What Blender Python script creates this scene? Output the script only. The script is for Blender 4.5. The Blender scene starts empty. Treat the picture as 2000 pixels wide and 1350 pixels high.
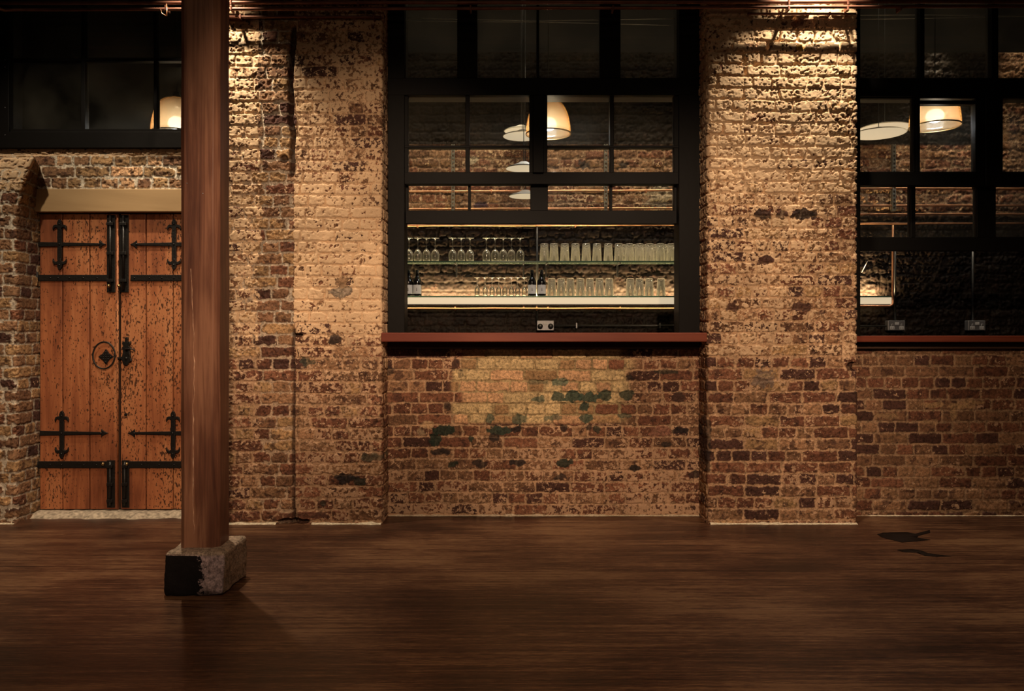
import bpy, bmesh, math, random
import numpy as np
from mathutils import Vector, Matrix

random.seed(7)
S = bpy.context.scene
C = S.collection
F, HY, CZ = 1500.0, 648.0, 1.25            # focal length in px, horizon row, eye height

# ------------------------------------------------------------------ camera
cam = bpy.data.cameras.new('camera'); co = bpy.data.objects.new('camera', cam); C.objects.link(co)
co.location = (0, 0, CZ); co.rotation_euler = (math.pi/2, 0, 0)
cam.sensor_width = 36; cam.lens = 36*F/2000; cam.shift_y = (HY-675)/2000
cam.clip_start = 0.05
S.camera = co
# ------------------------------------------------------------------ world + exposure
w = bpy.data.worlds.new('world'); S.world = w; w.use_nodes = True
w.node_tree.nodes['Background'].inputs[0].default_value = (1.0, .8, .6, 1)
w.node_tree.nodes['Background'].inputs[1].default_value = 0.0
S.view_settings.view_transform = 'Standard'; S.view_settings.look = 'None'
S.view_settings.exposure = 0.6; S.view_settings.gamma = 1.0
S.view_settings.use_curve_mapping = False
S.cycles.use_denoising = True
S.cycles.max_bounces = 10; S.cycles.transparent_max_bounces = 24
S.cycles.sample_clamp_indirect = 4.0
S.cycles.caustics_reflective = False; S.cycles.caustics_refractive = False

# ------------------------------------------------------------------ lights of the hall
def spot(loc, target, power, col, angle, blend=.8, size=.04, name='hall_spot_or_fill'):
    l = bpy.data.lights.new(name, 'SPOT'); l.energy = power; l.color = col
    l.spot_size = math.radians(angle); l.spot_blend = blend; l.shadow_soft_size = size
    o = bpy.data.objects.new(name, l); C.objects.link(o); o.location = loc
    o.rotation_euler = (Vector(target)-Vector(loc)).to_track_quat('-Z', 'Y').to_euler()
    return o
def area(loc, target, power, col, sx, sy, name='hall_fill', spread=180):
    l = bpy.data.lights.new(name, 'AREA'); l.energy = power; l.color = col
    l.shape = 'RECTANGLE'; l.size = sx; l.size_y = sy; l.spread = math.radians(spread)
    o = bpy.data.objects.new(name, l); C.objects.link(o); o.location = loc
    o.rotation_euler = (Vector(target)-Vector(loc)).to_track_quat('-Z', 'Y').to_euler()
    return o
WARM = (1.0, .70, .46); MID = (1.0, .83, .60); COOL = (1.0, .90, .74)
# downlights grazing the two piers and the wall by the door
spot((-2.00, 4.63, 3.86), (-1.90, 4.95, 0.9), 165, MID, 74, .8, .025)
spot((1.98, 4.70, 3.84), (1.86, 4.95, 0.9), 135, MID, 80, .8, .025)
spot((-2.95, 3.5, 3.95), (-3.05, 5.1, 1.75), 95, MID, 58, .9, .04)
# warm spots on the far side of the hall, washing the wall
LY, LZ = -.5, 3.45
spot((.25, LY, LZ), (-.90, 5.0, 1.80), 560, WARM, 27, 1.0, .055)
spot((.45, LY, LZ), (-.60, 5.0, 0.75), 350, WARM, 28, 1.0, .055)
spot((.60, LY, LZ), (1.20, 5.0, 1.10), 610, WARM, 36, .9, .055)
spot((.10, LY, LZ), (-2.80, 5.0, .45), 520, WARM, 31, 1.0, .055)
spot((.90, LY, LZ), (3.3, 5.0, .60), 205, WARM, 34, .9, .055)
area((0, 1.5, 4.1), (0, 1.5, 0), 5, WARM, 6, .5)  # added soft overhead fill, stands for no fitting
spot((0, -2.2, 2.5), (0, 5, 2.2), 26, WARM, 90, 1.0, .12)  # added weak front fill that lifts the darkest surfaces
spot((.3, 1.0, 4.1), (.3, 1.35, 0), 130, WARM, 84, 1.0, .1)  # added downlight to brighten the foreground boards

# ------------------------------------------------------------------ helpers
def PX(x, y, Y):
    return ((x-1000)/F*Y, Y, CZ-(y-HY)/F*Y)
def wx(x, Y): return (x-1000)/F*Y
def wz(y, Y): return CZ-(y-HY)/F*Y

class MB:
    def __init__(s): s.v = []; s.f = []; s.sm = []
    def add(s, vs, fs, smooth=False):
        n = len(s.v); s.v += [tuple(v) for v in vs]
        s.f += [tuple(i+n for i in f) for f in fs]; s.sm += [smooth]*len(fs)
        return s
    def box(s, x0, x1, y0, y1, z0, z1):
        vs = [(x, y, z) for x in (x0, x1) for y in (y0, y1) for z in (z0, z1)]
        return s.add(vs, [(0,1,3,2),(4,6,7,5),(0,4,5,1),(2,3,7,6),(0,2,6,4),(1,5,7,3)])
    def lathe(s, prof, c=(0,0,0), n=24, close=False):
        vs = []; fs = []
        for (r, z) in prof:
            for k in range(n):
                a = 2*math.pi*k/n; vs.append((c[0]+r*math.cos(a), c[1]+r*math.sin(a), c[2]+z))
        for i in range(len(prof)-1):
            for k in range(n):
                k2 = (k+1) % n; fs.append((i*n+k, i*n+k2, (i+1)*n+k2, (i+1)*n+k))
        if close:
            fs.append(tuple(range(n-1, -1, -1))); fs.append(tuple((len(prof)-1)*n+k for k in range(n)))
        return s.add(vs, fs, True)
    def tube(s, pts, r, n=10, cap=True):
        pts = [Vector(p) for p in pts]; m = len(pts); rr = r if isinstance(r, (list, tuple)) else [r]*m
        vs = []; fs = []; prev = None
        for i, p in enumerate(pts):
            t = (pts[min(i+1, m-1)]-pts[max(i-1, 0)]).normalized()
            if prev is None:
                up = Vector((0,0,1)) if abs(t.z) < .9 else Vector((1,0,0))
                a = t.cross(up).normalized()
            else:
                a = (prev - t*prev.dot(t)).normalized()
            b = t.cross(a); prev = a
            for k in range(n):
                g = 2*math.pi*k/n; vs.append(p+(a*math.cos(g)+b*math.sin(g))*rr[i])
        for i in range(m-1):
            for k in range(n):
                k2 = (k+1) % n; fs.append((i*n+k, i*n+k2, (i+1)*n+k2, (i+1)*n+k))
        s.add(vs, fs, True)
        if cap:
            s.add([vs[k] for k in range(n)], [tuple(range(n-1, -1, -1))])
            s.add([vs[(m-1)*n+k] for k in range(n)], [tuple(range(n))])
        return s
    def prism(s, poly, y0, y1):                     # poly in (x, z), extruded along y
        n = len(poly)
        vs = [(x, y0, z) for x, z in poly]+[(x, y1, z) for x, z in poly]
        fs = [tuple(range(n)), tuple(range(2*n-1, n-1, -1))]
        fs += [(i, i+n, (i+1) % n+n, (i+1) % n) for i in range(n)]
        return s.add(vs, fs)
    def ball(s, c, r, n=12, sc=(1,1,1)):
        vs = []; fs = []; m = n//2
        for i in range(m+1):
            t = math.pi*i/m
            for k in range(n):
                a = 2*math.pi*k/n
                vs.append((c[0]+r*sc[0]*math.sin(t)*math.cos(a), c[1]+r*sc[1]*math.sin(t)*math.sin(a), c[2]+r*sc[2]*math.cos(t)))
        for i in range(m):
            for k in range(n):
                k2 = (k+1) % n; fs.append((i*n+k, (i+1)*n+k, (i+1)*n+k2, i*n+k2))
        return s.add(vs, fs, True)
    def build(s, name, mat, parent=None, bevel=0, org=None, kind=None):
        me = bpy.data.meshes.new(name)
        vs = s.v
        if org: vs = [(v[0]-org[0], v[1]-org[1], v[2]-org[2]) for v in vs]
        me.from_pydata(vs, [], s.f); me.update()
        me.polygons.foreach_set('use_smooth', s.sm)
        bm = bmesh.new(); bm.from_mesh(me)
        bmesh.ops.remove_doubles(bm, verts=bm.verts, dist=1e-6)
        bmesh.ops.recalc_face_normals(bm, faces=bm.faces); bm.to_mesh(me); bm.free()
        me.materials.append(mat)
        o = bpy.data.objects.new(name, me); C.objects.link(o)
        if org: o.location = org
        if parent:
            o.parent = parent
            wl = Vector((0, 0, 0)); q = parent
            while q: wl += q.location; q = q.parent
            o.location = (Vector(org) if org else Vector((0, 0, 0)))-wl
        if bevel:
            b = o.modifiers.new('bevel', 'BEVEL'); b.width = bevel; b.segments = 2
            b.limit_method = 'ANGLE'; b.harden_normals = False
        if kind: o['kind'] = kind
        return o
def tag(o, label, cat, group=None, kind=None):
    o['label'] = label; o['category'] = cat
    if group: o['group'] = group
    if kind: o['kind'] = kind
    return o
def empty(name, loc):
    o = bpy.data.objects.new(name, None); C.objects.link(o); o.location = loc; o.empty_display_size = .05
    return o

# ------------------------------------------------------------------ materials
PAINT_RGB = (.68, .47, .29); LOW_RGB = (.50, .315, .195)
def mat(name): 
    m = bpy.data.materials.new(name); m.use_nodes = True
    return m, m.node_tree, m.node_tree.nodes['Principled BSDF']
def nd(nt, t, **kw):
    n = nt.nodes.new(t)
    for k, v in kw.items(): setattr(n, k, v)
    return n
def simple(name, col, rough=.5, metal=0, bump=0, bscale=60, spec=.5, var=0):
    m, nt, p = mat(name)
    p.inputs['Base Color'].default_value = (*col, 1); p.inputs['Roughness'].default_value = rough
    p.inputs['Metallic'].default_value = metal; p.inputs['Specular IOR Level'].default_value = spec
    if bump or var:
        tc = nd(nt, 'ShaderNodeTexCoord'); n = nd(nt, 'ShaderNodeTexNoise')
        n.inputs['Scale'].default_value = bscale; n.inputs['Detail'].default_value = 5
        nt.links.new(tc.outputs['Object'], n.inputs['Vector'])
        if bump:
            b = nd(nt, 'ShaderNodeBump'); b.inputs['Strength'].default_value = bump; b.inputs['Distance'].default_value = .004
            nt.links.new(n.outputs['Fac'], b.inputs['Height']); nt.links.new(b.outputs['Normal'], p.inputs['Normal'])
        if var:
            r = nd(nt, 'ShaderNodeValToRGB'); r.color_ramp.elements[0].position = .3; r.color_ramp.elements[1].position = .7
            r.color_ramp.elements[0].color = (*[c*(1-var) for c in col], 1)
            r.color_ramp.elements[1].color = (*[min(1, c*(1+var)) for c in col], 1)
            nt.links.new(n.outputs['Fac'], r.inputs['Fac']); nt.links.new(r.outputs['Color'], p.inputs['Base Color'])
    return m
def attr_mat(name, rough=.9, fine=260, bump=.35, amp=(.62, 1.36), paint=0, spec=.25, prgb=None):
    m, nt, p = mat(name); p.inputs['Roughness'].default_value = rough; p.inputs['Specular IOR Level'].default_value = spec
    a = nd(nt, 'ShaderNodeAttribute', attribute_name='Col'); tc = nd(nt, 'ShaderNodeTexCoord')
    n = nd(nt, 'ShaderNodeTexNoise'); n.inputs['Scale'].default_value = fine; n.inputs['Detail'].default_value = 4
    nt.links.new(tc.outputs['Object'], n.inputs['Vector'])
    r = nd(nt, 'ShaderNodeMapRange'); r.inputs['From Min'].default_value = .3; r.inputs['From Max'].default_value = .7
    r.inputs['To Min'].default_value = amp[0]; r.inputs['To Max'].default_value = amp[1]
    mu = nd(nt, 'ShaderNodeVectorMath', operation='SCALE')
    nt.links.new(n.outputs['Fac'], r.inputs['Value']); nt.links.new(a.outputs['Color'], mu.inputs[0])
    nt.links.new(r.outputs['Result'], mu.inputs['Scale']); nt.links.new(mu.outputs['Vector'], p.inputs['Base Color'])
    if paint:                                       # flaking limewash: coverage score against a fine noise
        q = nd(nt, 'ShaderNodeAttribute', attribute_name='Pnt'); sp = nd(nt, 'ShaderNodeSeparateColor'); nt.links.new(q.outputs['Color'], sp.inputs[0])
        k = nd(nt, 'ShaderNodeTexNoise'); k.inputs['Scale'].default_value = 40; k.inputs['Detail'].default_value = 7; k.inputs['Roughness'].default_value = .72
        nt.links.new(tc.outputs['Object'], k.inputs['Vector'])
        def M(op, x, y, z=None):
            o = nd(nt, 'ShaderNodeMath', operation=op)
            for i, v in enumerate((x, y, z)):
                if v is None: continue
                if isinstance(v, (int, float)): o.inputs[i].default_value = v
                else: nt.links.new(v, o.inputs[i])
            return o.outputs[0]
        k2 = nd(nt, 'ShaderNodeTexNoise'); k2.inputs['Scale'].default_value = 52; k2.inputs['Detail'].default_value = 6; k2.inputs['Roughness'].default_value = .7
        nt.links.new(tc.outputs['Object'], k2.inputs['Vector'])
        sm = nd(nt, 'ShaderNodeMapRange'); sm.inputs['From Min'].default_value = .36; sm.inputs['From Max'].default_value = .56
        sm.inputs['To Min'].default_value = .42; sm.inputs['To Max'].default_value = 1.12; nt.links.new(k2.outputs['Fac'], sm.inputs['Value'])
        nt.links.new(M('MULTIPLY', r.outputs['Result'], sm.outputs['Result']), mu.inputs['Scale'])
        sc = M('MULTIPLY_ADD', sp.outputs[0], 4.0, -2.0); kn = M('MULTIPLY_ADD', k.outputs['Fac'], 2.6, -.8)
        mr = nd(nt, 'ShaderNodeMapRange', interpolation_type='SMOOTHSTEP'); mr.inputs['From Min'].default_value = -.05; mr.inputs['From Max'].default_value = .06
        nt.links.new(M('SUBTRACT', sc, kn), mr.inputs['Value'])
        pc = nd(nt, 'ShaderNodeVectorMath', operation='SCALE'); pm = nd(nt, 'ShaderNodeMix', data_type='RGBA')
        pm.inputs['A'].default_value = (*(prgb or PAINT_RGB), 1); pm.inputs['B'].default_value = (*(prgb or LOW_RGB), 1)
        nt.links.new(sp.outputs[2], pm.inputs['Factor']); nt.links.new(pm.outputs['Result'], pc.inputs[0])
        fine2 = nd(nt, 'ShaderNodeMapRange'); fine2.inputs['From Min'].default_value = .3; fine2.inputs['From Max'].default_value = .7
        fine2.inputs['To Min'].default_value = 1.7; fine2.inputs['To Max'].default_value = 2.3; nt.links.new(n.outputs['Fac'], fine2.inputs['Value'])
        nt.links.new(M('MULTIPLY', sp.outputs[1], fine2.outputs['Result']), pc.inputs['Scale'])
        mx = nd(nt, 'ShaderNodeMix', data_type='RGBA'); nt.links.new(M('MULTIPLY', mr.outputs['Result'], .995 if prgb else .93), mx.inputs['Factor'])
        nt.links.new(mu.outputs['Vector'], mx.inputs['A']); nt.links.new(pc.outputs['Vector'], mx.inputs['B'])
        nt.links.new(mx.outputs['Result'], p.inputs['Base Color'])
    b = nd(nt, 'ShaderNodeBump'); b.inputs['Strength'].default_value = bump; b.inputs['Distance'].default_value = .003
    nt.links.new(n.outputs['Fac'], b.inputs['Height']); nt.links.new(b.outputs['Normal'], p.inputs['Normal'])
    return m
def wood(name, ramp, axis, scale=1.0, rough=.5, spec=.4, bump=.25, holes=0, grain=14, stretch=22):
    """procedural timber; axis = the direction the grain runs in"""
    m, nt, p = mat(name); p.inputs['Roughness'].default_value = rough; p.inputs['Specular IOR Level'].default_value = spec
    tc = nd(nt, 'ShaderNodeTexCoord'); mp = nd(nt, 'ShaderNodeMapping')
    sc = [stretch*scale]*3; sc['XYZ'.index(axis)] = scale*.9
    mp.inputs['Scale'].default_value = sc; nt.links.new(tc.outputs['Object'], mp.inputs['Vector'])
    n1 = nd(nt, 'ShaderNodeTexNoise'); n1.inputs['Scale'].default_value = 1.0; n1.inputs['Detail'].default_value = 8
    n1.inputs['Roughness'].default_value = .68; n1.inputs['Distortion'].default_value = .7
    nt.links.new(mp.outputs['Vector'], n1.inputs['Vector'])
    n2 = nd(nt, 'ShaderNodeTexNoise'); n2.inputs['Scale'].default_value = 2.2; n2.inputs['Detail'].default_value = 5
    mq = nd(nt, 'ShaderNodeMapping'); sq = [1.6]*3; sq['XYZ'.index(axis)] = .45; mq.inputs['Scale'].default_value = sq
    nt.links.new(tc.outputs['Object'], mq.inputs['Vector']); nt.links.new(mq.outputs['Vector'], n2.inputs['Vector'])
    mx = nd(nt, 'ShaderNodeMath', operation='MULTIPLY_ADD'); mx.inputs[1].default_value = .60
    ad = nd(nt, 'ShaderNodeMath', operation='MULTIPLY'); ad.inputs[1].default_value = .47
    nt.links.new(n1.outputs['Fac'], ad.inputs[0]); nt.links.new(n2.outputs['Fac'], mx.inputs[0]); nt.links.new(ad.outputs[0], mx.inputs[2])
    r = nd(nt, 'ShaderNodeValToRGB'); e = r.color_ramp.elements
    while len(e) < len(ramp): e.new(.5)
    for i, (pos, c) in enumerate(ramp): e[i].position = pos; e[i].color = (*c, 1)
    nt.links.new(mx.outputs[0], r.inputs['Fac']); col = r.outputs['Color']
    if holes:
        v = nd(nt, 'ShaderNodeTexNoise'); v.inputs['Scale'].default_value = 110; v.inputs['Detail'].default_value = 2
        mp2 = nd(nt, 'ShaderNodeMapping'); s2 = [1, 1, 1]; s2['XYZ'.index(axis)] = .45; mp2.inputs['Scale'].default_value = s2
        nt.links.new(tc.outputs['Object'], mp2.inputs['Vector']); nt.links.new(mp2.outputs['Vector'], v.inputs['Vector'])
        a2 = nd(nt, 'ShaderNodeMath', operation='MULTIPLY_ADD'); a2.inputs[1].default_value = .42
        nt.links.new(n2.outputs['Fac'], a2.inputs[0]); nt.links.new(v.outputs['Fac'], a2.inputs[2])
        h = nd(nt, 'ShaderNodeMapRange'); h.inputs['From Min'].default_value = .82; h.inputs['From Max'].default_value = .87
        nt.links.new(a2.outputs[0], h.inputs['Value'])
        mc = nd(nt, 'ShaderNodeMix', data_type='RGBA'); mc.inputs['B'].default_value = (.035, .014, .008, 1)
        hm = nd(nt, 'ShaderNodeMath', operation='MULTIPLY'); hm.inputs[1].default_value = holes
        nt.links.new(h.outputs['Result'], hm.inputs[0]); nt.links.new(hm.outputs[0], mc.inputs['Factor'])
        nt.links.new(col, mc.inputs['A']); col = mc.outputs['Result']
    nt.links.new(col, p.inputs['Base Color'])
    b = nd(nt, 'ShaderNodeBump'); b.inputs['Strength'].default_value = bump; b.inputs['Distance'].default_value = .003
    nt.links.new(n1.outputs['Fac'], b.inputs['Height']); nt.links.new(b.outputs['Normal'], p.inputs['Normal'])
    return m
def clear_glass(name, tint=(1,1,1), ior=1.45, gain=1.0, haze=0.0, hazecol=(.8,.8,.75), rough=.02, dirt=0, facing=0):
    m = bpy.data.materials.new(name); m.use_nodes = True; nt = m.node_tree; nt.nodes.clear()
    out = nd(nt, 'ShaderNodeOutputMaterial'); t = nd(nt, 'ShaderNodeBsdfTransparent'); t.inputs[0].default_value = (*tint, 1)
    g = nd(nt, 'ShaderNodeBsdfGlossy'); g.inputs['Roughness'].default_value = rough
    fr = nd(nt, 'ShaderNodeFresnel'); fr.inputs['IOR'].default_value = ior
    mu = nd(nt, 'ShaderNodeMath', operation='MULTIPLY', use_clamp=True); mu.inputs[1].default_value = gain
    nt.links.new(fr.outputs[0], mu.inputs[0]); mx = nd(nt, 'ShaderNodeMixShader')
    nt.links.new(mu.outputs[0], mx.inputs[0]); nt.links.new(t.outputs[0], mx.inputs[1]); nt.links.new(g.outputs[0], mx.inputs[2])
    last = mx
    if haze:
        d = nd(nt, 'ShaderNodeBsdfDiffuse'); d.inputs[0].default_value = (*hazecol, 1)
        tl = nd(nt, 'ShaderNodeBsdfTranslucent'); tl.inputs[0].default_value = (*hazecol, 1)
        dm = nd(nt, 'ShaderNodeMixShader'); nt.links.new(d.outputs[0], dm.inputs[1]); nt.links.new(tl.outputs[0], dm.inputs[2])
        m2 = nd(nt, 'ShaderNodeMixShader'); m2.inputs[0].default_value = haze
        if dirt:
            tc = nd(nt, 'ShaderNodeTexCoord'); n = nd(nt, 'ShaderNodeTexNoise'); n.inputs['Scale'].default_value = 3; n.inputs['Detail'].default_value = 6
            nt.links.new(tc.outputs['Object'], n.inputs['Vector'])
            mr = nd(nt, 'ShaderNodeMapRange'); mr.inputs['From Min'].default_value = .35; mr.inputs['From Max'].default_value = .75
            mr.inputs['To Min'].default_value = haze*.3; mr.inputs['To Max'].default_value = haze*2.2
            nt.links.new(n.outputs['Fac'], mr.inputs['Value']); nt.links.new(mr.outputs['Result'], m2.inputs[0])
        if facing:
            lw = nd(nt, 'ShaderNodeLayerWeight'); lw.inputs[0].default_value = .5
            pw = nd(nt, 'ShaderNodeMath', operation='POWER'); pw.inputs[1].default_value = 2.2
            mr = nd(nt, 'ShaderNodeMapRange'); mr.inputs['To Min'].default_value = .03; mr.inputs['To Max'].default_value = haze
            nt.links.new(lw.outputs['Facing'], pw.inputs[0]); nt.links.new(pw.outputs[0], mr.inputs['Value']); nt.links.new(mr.outputs['Result'], m2.inputs[0])
        nt.links.new(mx.outputs[0], m2.inputs[1]); nt.links.new(dm.outputs[0], m2.inputs[2]); last = m2
    nt.links.new(last.outputs[0], out.inputs['Surface'])
    return m
def emis(name, col, st):
    m, nt, p = mat(name); p.inputs['Base Color'].default_value = (*[c*.25 for c in col], 1)
    p.inputs['Emission Color'].default_value = (*col, 1); p.inputs['Emission Strength'].default_value = st
    return m

M_BRICK = attr_mat('old_brick', paint=1)
M_STONE = attr_mat('rough_stone', fine=120, bump=.6, paint=1, prgb=(.008,.006,.006))
M_BLACKBRICK = attr_mat('black_painted_brick', rough=.6, fine=160, bump=.3, paint=1, spec=.10)
M_FRAME = simple('black_window_paint', (.006, .005, .0045), .5, bump=.15, bscale=25, spec=.12)
M_IRON = simple('black_wrought_iron', (.013, .011, .010), .42, .25, bump=.5, bscale=90)
M_BRASS = simple('worn_brass', (.45, .32, .15), .35, 1)
M_COPPER = simple('copper_pipe', (.72, .36, .20), .34, .9, var=.15, bscale=12)
M_OLDCOPPER = simple('dull_copper_pipe', (.20, .085, .055), .45, .6, var=.3, bscale=12)
M_COLUMN = wood('column_timber', [(.36, (.028,.010,.007)), (.46, (.085,.031,.019)), (.53, (.150,.060,.035)), (.62, (.30,.140,.082))], 'Z', 1.0, .48, .4, .35, stretch=26)
M_DOOR = wood('door_timber', [(.34, (.09,.026,.013)), (.47, (.24,.075,.032)), (.56, (.39,.135,.055)), (.68, (.52,.22,.095))], 'Z', 1.2, .5, .35, .25, holes=.9, stretch=12)
M_SILL = wood('red_sill_timber', [(.3, (.085,.018,.010)), (.5, (.145,.030,.016)), (.7, (.21,.052,.026))], 'X', 1.0, .45, .25, .1)
M_FASCIA = wood('dark_fascia_timber', [(.3, (.035,.016,.010)), (.7, (.07,.035,.02))], 'X', 1.0, .6, .3, .1)
M_LINTEL = wood('pale_lintel_timber', [(.3, (.30,.185,.09)), (.5, (.42,.27,.135)), (.7, (.50,.34,.18))], 'X', .8, .7, .25, .2, stretch=8)
M_PANE = clear_glass('window_glass', (.93,.93,.9), 1.45, .8, .03, (.55,.5,.4), dirt=1)
M_SHELFGLASS = clear_glass('shelf_glass', (.92,.96,.92), 1.5, 1.2, .05, (.4,.6,.45))
M_GLASS = clear_glass('drinking_glass', (.96,.965,.94), 1.5, 2.2, .5, (.92,.87,.80), .05, facing=1)
M_DARK = simple('dark_plaster', (.02,.017,.014), .9)
M_BOTTLE = simple('dark_bottle_glass', (.006,.005,.006), .08, spec=.8)
M_LABEL = simple('grey_paper_label', (.55,.58,.62), .7)
M_INK = simple('black_print', (.01,.01,.01), .6)
M_CHROME = simple('brushed_steel', (.24,.24,.25), .4, .6)
M_WHITE = simple('white_plastic', (.50,.50,.50), .4)
M_BLACKP = simple('black_plastic', (.012,.012,.012), .4)

# ------------------------------------------------------------------ numpy noise
def vnoise(u, v, s, seed):
    """value noise, feature size s, range 0..1"""
    rng = np.random.RandomState(seed); T = rng.rand(257, 257)
    a = u/s+1000.37; b = v/s+1000.71
    ia = np.floor(a).astype(int); ib = np.floor(b).astype(int); fa = a-ia; fb = b-ib
    fa = fa*fa*(3-2*fa); fb = fb*fb*(3-2*fb); ia %= 256; ib %= 256; ja = (ia+1) % 256; jb = (ib+1) % 256
    return (T[ia, ib]*(1-fa)*(1-fb)+T[ja, ib]*fa*(1-fb)+T[ia, jb]*(1-fa)*fb+T[ja, jb]*fa*fb)
def fbm(u, v, s, seed, o=4, g=.55):
    t = 0; a = 1; n = 0
    for k in range(o):
        t = t+a*vnoise(u, v, s/2**k, seed+k*17); n += a; a *= g
    return np.clip((t/n-.5)*1.7+.5, 0, 1)
def sst(a, b, x):
    t = np.clip((x-a)/(b-a), 0, 1); return t*t*(3-2*t)
def mixc(a, b, t): return a*(1-t[..., None])+b*t[..., None]
A3 = lambda *c: np.array(c, float)

PAL = {  # brick colours (linear albedo)
 'yel': A3(.38,.228,.112), 'ylb': A3(.29,.158,.085), 'brn': A3(.21,.108,.060), 'red': A3(.215,.092,.052),
 'rdb': A3(.165,.068,.040), 'pur': A3(.085,.038,.028), 'blk': A3(.022,.018,.018), 'pch': A3(.56,.33,.18), 'pal': A3(.58,.42,.22),
 'grn': A3(.050,.074,.052)}
PAINT = A3(.68,.475,.285)

def path_points(path, res):
    """polyline with rounded corners -> arrays u, x, y, nx, ny (normals face the viewer side)"""
    R = .014; P = [Vector(p) for p in path]; pts = []
    for i, p in enumerate(P):
        if 0 < i < len(P)-1:
            a = (P[i-1]-p).normalized(); b = (P[i+1]-p).normalized()
            for t in (0, .2, .4, .6, .8, 1.0):
                q = (p+a*R)*(1-t)**2+p*(2*t*(1-t))+(p+b*R)*(t*t); pts.append(q)
        else: pts.append(p)
    d = [0]
    for i in range(1, len(pts)): d.append(d[-1]+(pts[i]-pts[i-1]).length)
    n = int(d[-1]/res)+1; u = np.linspace(0, d[-1], n)
    x = np.interp(u, d, [p.x for p in pts]); y = np.interp(u, d, [p.y for p in pts])
    tx = np.gradient(x, u); ty = np.gradient(y, u); l = np.hypot(tx, ty); tx /= l; ty /= l
    return u, x, y, ty, -tx

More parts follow.
